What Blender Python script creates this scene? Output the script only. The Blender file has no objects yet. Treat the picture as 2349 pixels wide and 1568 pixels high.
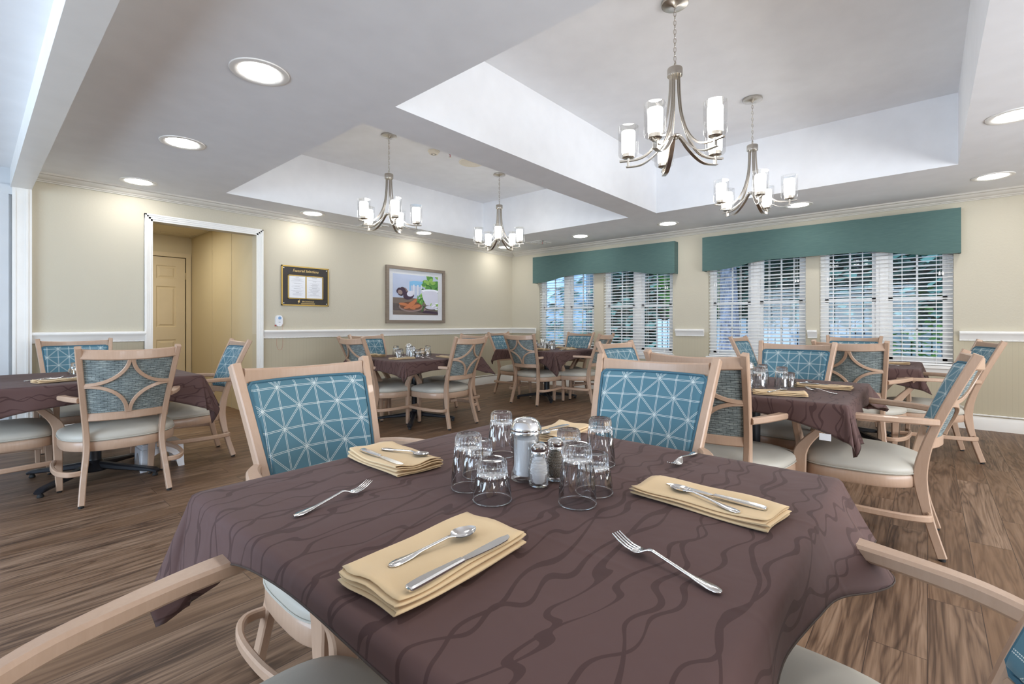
import bpy, bmesh, math, random
from math import sin, cos, pi, radians as rad
random.seed(7)
S = bpy.context.scene
COL = S.collection

# ------------------------------------------------------------ camera, world, exposure
# origin = floor point under the camera, +x runs along the picture wall towards the windows, +y towards the picture wall
cam = bpy.data.cameras.new('camera'); camo = bpy.data.objects.new('camera', cam); COL.objects.link(camo)
camo.location = (0, 0, 1.06); camo.rotation_euler = (rad(90), 0, rad(41.2 - 90))
cam.sensor_width = 36; cam.lens = 36 * 1089 / 2349; cam.shift_y = -42 / 2349; cam.clip_start = 0.03; cam.clip_end = 200
S.camera = camo
S.view_settings.view_transform = 'Standard'; S.view_settings.look = 'None'
S.view_settings.exposure = 0.62; S.view_settings.gamma = 1; S.view_settings.use_curve_mapping = False
W = bpy.data.worlds.new('world'); S.world = W; W.use_nodes = True
W.node_tree.nodes['Background'].inputs[0].default_value = (.55, .72, 1, 1)
W.node_tree.nodes['Background'].inputs[1].default_value = 3.2
S.cycles.use_denoising = True; S.cycles.max_bounces = 9; S.cycles.diffuse_bounces = 6; S.cycles.glossy_bounces = 4
S.cycles.transmission_bounces = 8; S.cycles.transparent_max_bounces = 12; S.cycles.sample_clamp_indirect = 6
S.cycles.caustics_reflective = False; S.cycles.caustics_refractive = False; S.cycles.blur_glossy = 0.5

def area(name, loc, rot, sx, sy, power, color):
    l = bpy.data.lights.new(name, 'AREA'); l.shape = 'RECTANGLE'; l.size = sx; l.size_y = sy; l.energy = power; l.color = color
    o = bpy.data.objects.new(name, l); o.location = loc; o.rotation_euler = rot; COL.objects.link(o); return o
# daylight arriving through the big windows of the room behind the opening, and an added south fill light angled up to brighten the ceiling
area('west_window_daylight', (-3.06, 2.2, 1.25), (rad(98), 0, rad(-90)), 4.0, 1.9, 95, (.74, .87, 1))
area('south_fill_light', (2.2, -3.30, 1.15), (rad(112), 0, 0), 5.0, 1.4, 120, (1, .97, .92))
area('hall_ceiling_lamp', (1.3, 7.0, 2.3), (0, 0, 0), .5, .9, 13, (1, .92, .76))
DOWN_E, SHADE_E = 30.0, 11.0

# ------------------------------------------------------------ helpers
def srgb(r, g, b):
    f = lambda c: (c / 255 / 12.92) if c / 255 <= .04045 else ((c / 255 + .055) / 1.055) ** 2.4
    return (f(r), f(g), f(b), 1)
class NT:
    def __init__(s, name):
        s.m = bpy.data.materials.new(name); s.m.use_nodes = True; s.t = s.m.node_tree; s.n = s.t.nodes; s.l = s.t.links
        s.b = s.n['Principled BSDF']; s.out = s.n['Material Output']
    def node(s, t, **k):
        n = s.n.new(t)
        for a, v in k.items(): setattr(n, a, v)
        return n
    def put(s, sock, v):
        if isinstance(v, bpy.types.NodeSocket): s.l.new(v, sock)
        else: sock.default_value = v
    def math(s, op, a, b=0, c=0):
        n = s.node('ShaderNodeMath', operation=op); s.put(n.inputs[0], a); s.put(n.inputs[1], b)
        if op in ('MULTIPLY_ADD', 'WRAP', 'SMOOTH_MIN', 'COMPARE'): s.put(n.inputs[2], c)
        return n.outputs[0]
    def mix(s, f, a, b, mode='MIX'):
        n = s.node('ShaderNodeMix', data_type='RGBA', blend_type=mode)
        s.put(n.inputs[0], f); s.put(n.inputs[6], a); s.put(n.inputs[7], b); return n.outputs[2]
    def noise(s, vec, scale, detail=2, rough=.5, dist=0):
        n = s.node('ShaderNodeTexNoise'); s.put(n.inputs['Vector'], vec)
        n.inputs['Scale'].default_value = scale; n.inputs['Detail'].default_value = detail
        n.inputs['Roughness'].default_value = rough; n.inputs['Distortion'].default_value = dist
        return n.outputs[0]
    def coord(s, which='Object', scale=(1, 1, 1), rot=(0, 0, 0), loc=(0, 0, 0)):
        c = s.node('ShaderNodeTexCoord'); m = s.node('ShaderNodeMapping'); s.l.new(c.outputs[which], m.inputs[0])
        m.inputs[1].default_value = loc; m.inputs[2].default_value = rot; m.inputs[3].default_value = scale
        return m.outputs[0]
    def sep(s, v):
        n = s.node('ShaderNodeSeparateXYZ'); s.l.new(v, n.inputs[0]); return n.outputs
    def comb(s, x, y, z=0):
        n = s.node('ShaderNodeCombineXYZ'); s.put(n.inputs[0], x); s.put(n.inputs[1], y); s.put(n.inputs[2], z); return n.outputs[0]
    def ramp(s, f, stops):
        n = s.node('ShaderNodeValToRGB'); s.put(n.inputs[0], f); e = n.color_ramp.elements
        while len(e) < len(stops): e.new(.5)
        for i, (p, c) in enumerate(stops): e[i].position = p; e[i].color = c
        return n.outputs[0]
    def bump(s, h, strength=.3, dist=.002):
        n = s.node('ShaderNodeBump'); s.put(n.inputs['Height'], h); n.inputs['Strength'].default_value = strength
        n.inputs['Distance'].default_value = dist; s.l.new(n.outputs[0], s.b.inputs['Normal'])
    def set(s, color=None, rough=.5, metal=0, spec=.5, coat=0, sheen=0, trans=0, ior=1.45, emit=None, estr=0):
        b = s.b.inputs
        if color is not None: s.put(b['Base Color'], color)
        s.put(b['Roughness'], rough); b['Metallic'].default_value = metal; b['Specular IOR Level'].default_value = spec
        b['Coat Weight'].default_value = coat; b['Sheen Weight'].default_value = sheen
        b['Transmission Weight'].default_value = trans; b['IOR'].default_value = ior
        if emit: b['Emission Color'].default_value = emit; b['Emission Strength'].default_value = estr
        return s.m

def plain(name, c, rough=.5, bump=0, bscale=300, **k):
    t = NT(name); v = t.coord()
    n = t.noise(v, 6, 3)
    c0 = tuple(x * .94 for x in c[:3]) + (1,); c1 = tuple(min(1, x * 1.05) for x in c[:3]) + (1,)
    t.set(t.mix(n, c0, c1), rough, **k)
    if bump: t.bump(t.noise(v, bscale, 2), bump, .001)
    return t.m

M = {}
def wallmat(name, c, orange=True, stripe=False):
    t = NT(name); v = t.coord()
    col = t.mix(t.noise(v, 1.3, 3), tuple(x * .97 for x in c[:3]) + (1,), c)
    if stripe:
        x = t.sep(v); w = t.math('ADD', x[0], x[1])
        line = t.math('LESS_THAN', t.math('FRACT', t.math('MULTIPLY', w, 1 / .042)), .1)
        col = t.mix(t.math('MULTIPLY', line, .16), col, tuple(x * .6 for x in c[:3]) + (1,))
    t.set(col, .72, spec=.25)
    if orange: t.bump(t.noise(v, 55, 3, .6, .4), .35, .004)
    return t.m
M['wall_up'] = wallmat('upper_wall_paint', (.565, .52, .415, 1))
M['wall_low'] = wallmat('lower_wall_paint', (.53, .475, .35, 1), False, True)
M['hall'] = wallmat('hall_paint', (.56, .49, .34, 1), False)
M['white_wall'] = plain('white_paint', (.62, .65, .68, 1), .5)
M['ceiling'] = plain('ceiling_paint', (.84, .85, .87, 1), .85, spec=.1)
M['trim'] = plain('white_trim_paint', (.84, .825, .79, 1), .35)
M['crown'] = plain('cream_trim_paint', (.62, .585, .52, 1), .4)
M['door'] = plain('tan_door_paint', (.60, .51, .35, 1), .45)
M['vinyl'] = plain('window_vinyl', (.80, .79, .77, 1), .4)
M['blind'] = plain('blind_slat', (.92, .915, .90, 1), .4)
M['black'] = plain('black_metal', (.018, .02, .025, 1), .32)
M['blackrubber'] = plain('black_rubber', (.015, .015, .015, 1), .7)
M['white_plastic'] = plain('white_plastic', (.82, .83, .86, 1), .35)
M['blue_plastic'] = plain('blue_plastic', (.22, .38, .62, 1), .35)
M['red_plastic'] = plain('red_plastic', (.5, .02, .02, 1), .4)
M['cream_plastic'] = plain('cream_plastic', (.8, .74, .62, 1), .4)
M['brass'] = plain('hinge_brass', (.30, .24, .15, 1), .35, metal=1)
M['gold'] = plain('gold_edge', (.62, .42, .12, 1), .3, metal=.7)
M['board'] = plain('menu_board_brown', (.035, .03, .028, 1), .35)
M['paper'] = plain('paper', (.78, .79, .82, 1), .5)
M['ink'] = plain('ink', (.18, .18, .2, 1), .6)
M['goldtext'] = plain('gold_lettering', (.72, .52, .2, 1), .5)
M['cord'] = plain('red_cord', (.6, .22, .16, 1), .6)
M['salt'] = plain('white_granules', (.96, .96, .96, 1), .8, bump=.3, bscale=2500)
M['pepper'] = NT('pepper_grains').set(None, .8)
_t = NT('pepper_grains_mix'); M['pepper'] = _t.set(_t.ramp(_t.noise(_t.coord(), 900, 2), [(.38, (.03, .025, .02, 1)), (.62, (.33, .28, .22, 1))]), .8)
t = NT('steel'); v = t.coord(scale=(1, 1, 1)); t.set((.80, .79, .78, 1), .16, metal=1); t.bump(t.noise(v, 200, 2), .12, .0005); M['steel'] = t.m
M['chrome'] = NT('chrome').set((.82, .82, .82, 1), .1, metal=1)
t = NT('brushed_nickel'); v = t.coord(scale=(1, 1, 12)); t.set(t.mix(t.noise(v, 60, 2), (.46, .42, .37, 1), (.66, .62, .56, 1)), .27, metal=1); M['nickel'] = t.m

def woodmat():
    t = NT('chair_wood'); v = t.coord(scale=(14, 14, 2)); n = t.noise(v, 6, 4, .6, .6)
    c = t.mix(n, (.42, .28, .192, 1), (.50, .345, .248, 1)); t.set(c, .36, coat=.15); return t.m
M['wood'] = woodmat()
t = NT('scuffed_chair_wood'); v = t.coord(scale=(14, 14, 2)); n = t.noise(v, 6, 4, .6, .6)
sc = t.math('GREATER_THAN', t.noise(t.coord(scale=(3, 9, 26), rot=(0, .3, .2)), 5, 3, .6, 1.2), .715)
t.set(t.mix(sc, t.mix(n, (.42, .28, .192, 1), (.50, .345, .248, 1)), (.78, .74, .72, 1)), .36, coat=.15); M['wood_worn'] = t.m

def seatmat():
    t = NT('seat_vinyl'); v = t.coord(); c = t.mix(t.noise(v, 5, 3), (.46, .435, .375, 1), (.52, .49, .425, 1))
    t.set(c, .45); t.bump(t.noise(v, 160, 2), .12, .001); return t.m
M['seat'] = seatmat(); M['seat_pipe'] = plain('seat_piping', (.50, .48, .42, 1), .45)

def starfabric():
    t = NT('star_fabric'); s = .068
    uv = t.sep(t.coord('UV')); u, v = uv[0], uv[1]
    msk = None
    for a, b, per, nrm in ((1, 0, s, 1), (0, 1, s, 1), (1, 1, 2 * s, 2 ** .5), (1, -1, 2 * s, 2 ** .5)):
        w = t.math('ADD', t.math('MULTIPLY', u, a), t.math('MULTIPLY', v, b))
        p = t.math('ADD', t.math('MULTIPLY', u, -b if (a, b) != (0, 1) else 1), t.math('MULTIPLY', v, a)) if (a, b) != (0, 1) else u
        f = t.math('FRACT', t.math('ADD', t.math('MULTIPLY', w, 1 / per), .5))
        d = t.math('MULTIPLY', t.math('ABSOLUTE', t.math('SUBTRACT', f, .5)), per / nrm)
        line = t.math('LESS_THAN', t.math('ABSOLUTE', t.math('SUBTRACT', d, .0021)), .0009)
        dot = t.math('GREATER_THAN', t.math('FRACT', t.math('MULTIPLY', p, 1 / (.0036 * nrm))), .3)
        k = t.math('MULTIPLY', line, dot)
        msk = k if msk is None else t.math('MAXIMUM', msk, k)
    base = t.mix(t.noise(t.coord('UV'), 6, 2), (.072, .168, .218, 1), (.088, .192, .245, 1))
    t.set(t.mix(msk, base, (.62, .67, .65, 1)), .75, spec=.25, sheen=.15)
    t.bump(t.noise(t.coord('UV'), 1400, 1), .15, .0006); return t.m
M['star'] = starfabric()
M['star_pipe'] = plain('fabric_piping', (.05, .13, .18, 1), .7)
def tweed():
    t = NT('tweed_fabric'); v = t.coord('UV')
    st = t.noise(t.coord('UV', scale=(18, 190, 1)), 1, 3, .65)
    c = t.ramp(st, [(.3, (.10, .12, .125, 1)), (.5, (.22, .265, .265, 1)), (.68, (.48, .54, .51, 1))])
    wv = t.mix(.02, v, t.noise(v, 14, 2))
    br = t.node('ShaderNodeTexBrick'); t.l.new(t.coord('UV', rot=(0, 0, 0)), br.inputs[0]); t.put(br.inputs['Scale'], 1)
    br.inputs['Brick Width'].default_value = .034; br.inputs['Row Height'].default_value = .0125
    br.inputs['Mortar Size'].default_value = .0009; br.inputs['Color1'].default_value = (1, 1, 1, 1); br.inputs['Color2'].default_value = (.85, .85, .85, 1); br.inputs['Mortar'].default_value = (.12, .12, .12, 1)
    c = t.mix(.8, c, br.outputs[0], 'MULTIPLY')
    t.set(c, .85, spec=.2); t.bump(st, .4, .001); return t.m
M['tweed'] = tweed()

def clothmat():
    t = NT('brown_tablecloth'); uv = t.sep(t.coord('UV')); u, v = uv[0], uv[1]
    n1 = t.noise(t.coord('UV', scale=(2.2, 3, 1)), 1, 1); n2 = t.noise(t.coord('UV', scale=(1.6, 7, 1), loc=(7, 3, 0)), 1, 1)
    n3 = t.noise(t.coord('UV', scale=(9, 9, 1), loc=(2, 5, 0)), 1, 1)
    ph = t.math('MULTIPLY', n2, 20)
    def fam(off, k, amp, nz, per, sl):
        w = t.math('ADD', t.math('ADD', v, t.math('MULTIPLY', u, sl)), t.math('MULTIPLY', t.math('SINE', t.math('ADD', t.math('MULTIPLY', u, k), t.math('ADD', ph, off))), amp))
        w = t.math('ADD', w, t.math('MULTIPLY', n1, nz))
        f = t.math('FRACT', t.math('MULTIPLY', w, 1 / per))
        return t.math('LESS_THAN', f, t.math('MULTIPLY', n3, .19))
    m = t.math('MAXIMUM', fam(0, 52, .009, .10, .072, .10), fam(2.4, 41, .011, -.08, .088, -.14))
    base = t.mix(t.noise(t.coord('UV'), 3, 3), (.095, .054, .049, 1), (.107, .062, .057, 1))
    t.set(t.mix(m, base, (.064, .034, .031, 1)), .7, spec=.15, sheen=.05)
    h = t.math('ADD', t.math('MULTIPLY', t.noise(t.coord('UV', scale=(6, 6, 1)), 1, 3, .55, .5), 1.0), 0)
    oc = t.sep(t.coord('Object')); cr = 0
    for ax, c0 in ((0, .17), (0, -.19), (1, .02)):
        d = t.math('MULTIPLY', t.math('SUBTRACT', oc[ax], c0), 130); d = t.math('MULTIPLY', d, d)
        cr = t.math('ADD', cr, t.math('POWER', 2.718, t.math('MULTIPLY', d, -1)))
    h = t.math('ADD', h, t.math('MULTIPLY', cr, .16))
    t.bump(h, .42, .009); return t.m
M['cloth'] = clothmat()
M['cloth_hem'] = plain('cloth_hem', (.06, .04, .03, 1), .7)
t = NT('napkin_cotton'); v = t.coord(); t.set(t.mix(t.noise(v, 14, 2), (.62, .45, .26, 1), (.71, .53, .32, 1)), .8, spec=.2, sheen=.1); t.bump(t.noise(v, 900, 1), .2, .0005); M['napkin'] = t.m

def valmat():
    t = NT('teal_linen'); st = t.noise(t.coord(scale=(9, 9, 220)), 1, 3, .6); big = t.noise(t.coord(), 2, 2)
    c = t.mix(st, (.052, .103, .096, 1), (.110, .180, .166, 1)); t.set(c, .8, spec=.2, sheen=.1); t.bump(st, .25, .001); return t.m
M['valance'] = valmat()
def floormat():
    t = NT('wood_plank_floor'); v = t.coord()
    br = t.node('ShaderNodeTexBrick', offset=.37, offset_frequency=2, squash=1); t.l.new(v, br.inputs[0]); br.inputs['Scale'].default_value = 1
    for k, x in (('Brick Width', 1.22), ('Row Height', .1505), ('Mortar Size', .0011), ('Mortar Smooth', 0), ('Bias', 0)): br.inputs[k].default_value = x
    br.inputs['Color1'].default_value = (0, 0, 0, 1); br.inputs['Color2'].default_value = (1, 1, 1, 1); br.inputs['Mortar'].default_value = (.5, .5, .5, 1)
    r = t.sep(br.outputs[0])[0]; p = t.sep(v)
    off = t.math('MULTIPLY', r, 37.)
    gv = t.comb(t.math('MULTIPLY', p[0], .8), t.math('MULTIPLY', p[1], 9), off)
    cath = t.noise(gv, 1.25, 3, .5, .6)
    rings = t.math('ABSOLUTE', t.math('SINE', t.math('MULTIPLY', cath, 26)))
    fine = t.noise(t.comb(t.math('MULTIPLY', p[0], 3), t.math('MULTIPLY', p[1], 110), off), 1, 3, .6)
    dark = t.noise(t.comb(t.math('MULTIPLY', p[0], .9), t.math('MULTIPLY', p[1], 13), t.math('ADD', off, 9)), 1, 3, .6, .4)
    g = t.math('ADD', t.math('MULTIPLY', rings, .15), t.math('ADD', t.math('MULTIPLY', fine, .38), t.math('MULTIPLY', dark, .62)))
    c = t.ramp(g, [(.34, (.034, .020, .014, 1)), (.5, (.092, .055, .036, 1)), (.62, (.18, .112, .072, 1)), (.78, (.30, .20, .135, 1))])
    c = t.mix(t.math('MULTIPLY', r, .5), c, (.185, .102, .054, 1), 'MIX')
    c = t.mix(br.outputs[1], c, (.05, .032, .024, 1))
    t.set(c, t.math('ADD', .36, t.math('MULTIPLY', fine, .16)), spec=.25)
    t.bump(t.math('SUBTRACT', fine, t.math('MULTIPLY', br.outputs[1], 3)), .12, .0012); return t.m
M['floor'] = floormat()
def framewood():
    t = NT('grey_frame_wood'); n = t.noise(t.coord(scale=(6, 6, 90)), 1, 3); t.set(t.mix(n, (.16, .12, .09, 1), (.28, .23, .18, 1)), .5); return t.m
M['framewood'] = framewood()

def thinglass(name, tint=(1, 1, 1, 1), gl=.06, fr=.9):
    t = NT(name); tr = t.node('ShaderNodeBsdfTransparent'); tr.inputs[0].default_value = tint
    g = t.node('ShaderNodeBsdfGlossy'); g.inputs['Roughness'].default_value = .03
    lw = t.node('ShaderNodeLayerWeight'); lw.inputs[0].default_value = .22
    f = t.math('ADD', t.math('MULTIPLY', lw.outputs['Fresnel'], fr), gl * .3)
    m = t.node('ShaderNodeMixShader'); t.l.new(f, m.inputs[0]); t.l.new(tr.outputs[0], m.inputs[1]); t.l.new(g.outputs[0], m.inputs[2])
    t.l.new(m.outputs[0], t.out.inputs[0]); return t.m
M['artglass'] = thinglass('picture_glass', (1, 1, 1, 1), .05, .3); M['pane'] = thinglass('window_glass', (.93, .96, .97, 1)); M['shadeglass'] = thinglass('clear_shade_glass', (.98, .98, .98, 1), .15, .35)
def realglass():
    t = NT('tumbler_glass'); g = t.node('ShaderNodeBsdfGlass'); g.inputs['IOR'].default_value = 1.45; g.inputs['Roughness'].default_value = .0
    g.inputs[0].default_value = (.99, .995, 1, 1)
    tr = t.node('ShaderNodeBsdfTransparent'); tr.inputs[0].default_value = (.97, .97, .97, 1)
    m = t.node('ShaderNodeMixShader'); m.inputs[0].default_value = .75
    t.l.new(tr.outputs[0], m.inputs[1]); t.l.new(g.outputs[0], m.inputs[2]); t.l.new(m.outputs[0], t.out.inputs[0]); return t.m
M['glass'] = realglass(); M['tumblerwall'] = thinglass('tumbler_wall_glass', (.98, .985, .99, 1), .45, .8); M['jarglass'] = thinglass('jar_glass', (1, 1, 1, 1), .15, .6)
def emis(name, c, e):
    t = NT(name); return t.set((.8, .8, .8, 1), .5, emit=c, estr=e)
M['lamp'] = emis('downlight_lens', (1, .985, .955, 1), DOWN_E)
M['frost'] = emis('frosted_lamp_glass', (1, .98, .945, 1), SHADE_E)

class MB:
    def __init__(s): s.v = []; s.f = []; s.mi = []; s.uv = []
    def add(s, vs, fs, mi=0, uvs=None):
        o = len(s.v); s.v += [tuple(p) for p in vs]
        for f in fs:
            s.f.append(tuple(i + o for i in f)); s.mi.append(mi)
            s.uv.append([uvs[i] for i in f] if uvs else None)
        return s
    def box(s, x0, x1, y0, y1, z0, z1, mi=0):
        vs = [(x, y, z) for z in (z0, z1) for y in (y0, y1) for x in (x0, x1)]
        return s.add(vs, [(0, 2, 3, 1), (4, 5, 7, 6), (0, 1, 5, 4), (2, 6, 7, 3), (0, 4, 6, 2), (1, 3, 7, 5)], mi)
    def prism(s, poly, axis, a, b, mi=0):   # poly in the two other axes (order x,y,z)
        n = len(poly)
        def P(p, t): return (t, p[0], p[1]) if axis == 'x' else ((p[0], t, p[1]) if axis == 'y' else (p[0], p[1], t))
        vs = [P(p, a) for p in poly] + [P(p, b) for p in poly]
        return s.add(vs, [tuple(range(n)), tuple(range(2 * n - 1, n - 1, -1))] + [(i, i + n, (i + 1) % n + n, (i + 1) % n) for i in range(n)], mi)
    def lathe(s, prof, n=24, c=(0, 0, 0), mi=0, rf=None, closed=False):
        vs = []
        for r, z in prof:
            for i in range(n):
                a = 2 * pi * i / n; rr = rf(r, z, a) if rf else r
                vs.append((c[0] + rr * cos(a), c[1] + rr * sin(a), c[2] + z))
        m = len(prof); fs = []
        for j in range(m if closed else m - 1):
            k = (j + 1) % m
            for i in range(n): fs.append((j * n + i, j * n + (i + 1) % n, k * n + (i + 1) % n, k * n + i))
        if not closed:
            if prof[0][0] > 1e-6: fs.append(tuple(range(n - 1, -1, -1)))
            if prof[-1][0] > 1e-6: fs.append(tuple((m - 1) * n + i for i in range(n)))
        return s.add(vs, fs, mi)
    def sweep(s, path, secs, ref=(1, 0, 0), mi=0, cap=True, ch=.28, rnd=False, n=10, ring=False):
        """secs: (a,b) full sizes along ref / along the third direction; section a chamfered rectangle or an ellipse"""
        P = [V(*p) for p in path]; m = len(P); vs = []
        if not isinstance(secs, list): secs = [secs] * m
        for i in range(m):
            if ring: tg = P[(i + 1) % m] - P[i - 1]
            else: tg = (P[min(i + 1, m - 1)] - P[max(i - 1, 0)])
            tg.normalize(); r = V(*(ref[i] if isinstance(ref, list) else ref)); r = (r - tg * r.dot(tg)); r.normalize(); q = tg.cross(r)
            a, b = secs[i][0] / 2, secs[i][1] / 2
            if rnd: sec = [(a * cos(2 * pi * k / n), b * sin(2 * pi * k / n)) for k in range(n)]
            else:
                c = ch * min(a, b)
                sec = [(a, -b + c), (a, b - c), (a - c, b), (-a + c, b), (-a, b - c), (-a, -b + c), (-a + c, -b), (a - c, -b)]
            for x, y in sec: vs.append(tuple(P[i] + r * x + q * y))
        k = len(sec); fs = []
        for i in range(m if ring else m - 1):
            j = (i + 1) % m
            for t_ in range(k): fs.append((i * k + t_, i * k + (t_ + 1) % k, j * k + (t_ + 1) % k, j * k + t_))
        if cap and not ring: fs += [tuple(range(k - 1, -1, -1)), tuple((m - 1) * k + t_ for t_ in range(k))]
        return s.add(vs, fs, mi)
    def tube(s, path, r, n=8, mi=0, ring=False):
        P = [V(*p) for p in path]; d = (P[min(1, len(P) - 1)] - P[0]).normalized()
        ref = (0, 0, 1) if abs(d.z) < .8 else (1, 0, 0)
        return s.sweep(path, [((r if not isinstance(r, list) else r[i]) * 2,) * 2 for i in range(len(path))], ref, mi, rnd=True, n=n, ring=ring)
    def grid(s, fn, nu, nv, mi=0, uvf=None, flip=False):
        vs = []; uvs = []
        for j in range(nv + 1):
            for i in range(nu + 1):
                vs.append(fn(i / nu, j / nv)); uvs.append(uvf(i / nu, j / nv) if uvf else (i / nu, j / nv))
        w = nu + 1; fs = [(j * w + i, j * w + i + 1, (j + 1) * w + i + 1, (j + 1) * w + i) for j in range(nv) for i in range(nu)]
        if flip: fs = [f[::-1] for f in fs]
        return s.add(vs, fs, mi, uvs)
    def build(s, name, mat, parent=None, ang=35, loc=None, rot=None):
        me = bpy.data.meshes.new(name); me.from_pydata(s.v, [], s.f)
        mats = mat if isinstance(mat, (list, tuple)) else [mat]
        for m_ in mats: me.materials.append(M[m_] if isinstance(m_, str) else m_)
        me.polygons.foreach_set('material_index', s.mi)
        if any(s.uv):
            ul = me.uv_layers.new(name='uv'); k = 0; flat = []
            for f, u in zip(s.f, s.uv):
                for i in range(len(f)): flat += list(u[i]) if u else [0., 0.]
            ul.data.foreach_set('uv', flat)
        me.polygons.foreach_set('use_smooth', [True] * len(s.f))
        me.update(); me.set_sharp_from_angle(angle=rad(ang))
        o = bpy.data.objects.new(name, me); COL.objects.link(o)
        if parent: o.parent = parent
        if loc: o.location = loc
        if rot: o.rotation_euler = rot
        return o
from mathutils import Vector
def V(*p): return Vector(p)
def spline(pts, k=6):
    """Catmull-Rom through tuples of any length"""
    out = []; n = len(pts)
    for i in range(n - 1):
        p0, p1, p2, p3 = pts[max(i - 1, 0)], pts[i], pts[i + 1], pts[min(i + 2, n - 1)]
        for j in range(k):
            t = j / k; t2 = t * t; t3 = t2 * t
            out.append(tuple(.5 * (2 * b + (c - a) * t + (2 * a - 5 * b + 4 * c - d) * t2 + (3 * b - a - 3 * c + d) * t3) for a, b, c, d in zip(p0, p1, p2, p3)))
    out.append(tuple(pts[-1])); return out
def empty(name, loc=(0, 0, 0), rz=0):
    o = bpy.data.objects.new(name, None); COL.objects.link(o); o.location = loc; o.rotation_euler = (0, 0, rz); o.empty_display_size = .1; return o
def tag(o, label, cat, group=None, kind=None):
    o['label'] = label; o['category'] = cat
    if group: o['group'] = group
    if kind: o['kind'] = kind
    return o
def struct(o): o['kind'] = 'structure'; return o
def kids(o): return [c for c in bpy.data.objects if c.parent == o]
def copy_tree(o, kmap, parent=None):
    c = o.copy(); COL.objects.link(c); c.parent = parent
    for k_ in kmap.get(o.name, []): copy_tree(k_, kmap, c)
    return c
def kidmap():
    m = {}
    for o in bpy.data.objects:
        if o.parent: m.setdefault(o.parent.name, []).append(o)
    return m
def dup(proto, loc, rz, label, cat, group=None):
    c = copy_tree(proto, KM); c.location = loc; c.rotation_euler = (0, 0, rz)
    if 'group' in c: del c['group']
    return tag(c, label, cat, group)

# ------------------------------------------------------------ room shell
XW, YW, CZ, TZ = 6.67, 5.84, 2.375, 2.97     # window wall, picture wall, low ceiling, tray ceiling
X0, Y0 = -3.2, -3.5
struct(MB().box(X0, XW + .2, Y0, YW + 2.7, -.1, 0).build('floor', 'floor'))
b = MB()
trays = [(1.70, 5.38, 2.79, 5.32), (1.70, 5.38, -.19, 2.43)]
def hrect(b, x0, x1, y0, y1, z, mi=0): b.add([(x0, y0, z), (x0, y1, z), (x1, y1, z), (x1, y0, z)], [(0, 1, 2, 3)], mi)
xs = [X0, 1.70, 5.38, XW + .2]; ys = [Y0, -.19, 2.43, 2.79, 5.32, YW + .12]
for i in range(3):
    for j in range(5):
        if i == 1 and j in (1, 3): continue
        b.box(xs[i], xs[i + 1], ys[j], ys[j + 1], CZ, CZ + .05)
for x0, x1, y0, y1 in trays:
    b.box(x0 - .05, x0, y0 - .05, y1 + .05, CZ + .05, TZ); b.box(x1, x1 + .05, y0 - .05, y1 + .05, CZ + .05, TZ)
    b.box(x0, x1, y0 - .05, y0, CZ + .05, TZ); b.box(x0, x1, y1, y1 + .05, CZ + .05, TZ)
    b.box(x0 - .05, x1 + .05, y0 - .05, y1 + .05, TZ, TZ + .05)
struct(b.build('ceiling', 'ceiling', ang=20))

RL, RH = .889, .985      # chair rail
# picture wall (back) with the doorway
OX0, OX1, OZ = 1.206, 2.183, 2.085
b = MB()
for x0, x1, z0, z1 in ((.3, OX0, 0, CZ), (OX1, XW + .15, 0, CZ), (OX0, OX1, OZ, CZ)):
    if z0 == 0:
        b.box(x0, x1, YW, YW + .12, 0, .94, 1); b.box(x0, x1, YW, YW + .12, .94, z1, 0)
    else: b.box(x0, x1, YW, YW + .12, z0, z1, 0)
struct(b.build('wall_back', ['wall_up', 'wall_low']))
struct(MB().box(X0, .3, YW, YW + .12, 0, CZ).build('wall_back_left', 'white_wall'))
# window wall (right)
WO = [(4.068, 5.195), (2.762, 3.90), (1.11, 2.262), (-.202, .97)]; WZ0, WZ1 = .62, 2.10
b = MB(); edges = [YW + .12] + [e for w in WO for e in (w[1], w[0])] + [Y0]
for i in range(0, len(edges), 2):
    b.box(XW, XW + .15, edges[i + 1], edges[i], 0, .94, 1); b.box(XW, XW + .15, edges[i + 1], edges[i], .94, CZ, 0)
for y0, y1 in WO:
    b.box(XW, XW + .15, y0, y1, 0, WZ0, 1); b.box(XW, XW + .15, y0, y1, WZ1, CZ, 0)
struct(b.build('wall_right', ['wall_up', 'wall_low']))
b = MB(); b.box(X0, -.35, Y0 - .12, Y0, 0, CZ); b.box(4.75, XW + .15, Y0 - .12, Y0, 0, CZ); b.box(-.35, 4.75, Y0 - .12, Y0, 0, .4); b.box(-.35, 4.75, Y0 - .12, Y0, 1.95, CZ)
struct(b.build('wall_front', 'wall_up'))
b = MB(); [b.box(x - .03, x + .03, Y0 - .09, Y0 - .04, .4, 1.95) for x in (-.32, .92, 2.2, 3.48, 4.72)]; b.box(-.35, 4.75, Y0 - .09, Y0 - .04, .4, .46); b.box(-.35, 4.75, Y0 - .09, Y0 - .04, 1.89, 1.95)
w6 = struct(b.build('window_6', 'vinyl')); MB().box(-.35, 4.75, Y0 - .066, Y0 - .06, .4, 1.95).build('pane', 'pane', w6)  # invented window, added so the south fill light has an opening
b = MB(); b.box(X0 - .12, X0, Y0, .2, 0, CZ); b.box(X0 - .12, X0, 4.2, YW + .12, 0, CZ); b.box(X0 - .12, X0, .2, 4.2, 0, .35); b.box(X0 - .12, X0, .2, 4.2, 2.2, CZ)
struct(b.build('wall_left', 'white_wall'))
b = MB(); [b.box(X0 - .08, X0 - .03, y - .03, y + .03, .35, 2.2) for y in (.25, 1.22, 2.2, 3.18, 4.15)]; b.box(X0 - .08, X0 - .03, .2, 4.2, .35, .41); b.box(X0 - .08, X0 - .03, .2, 4.2, 2.14, 2.2)
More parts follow.
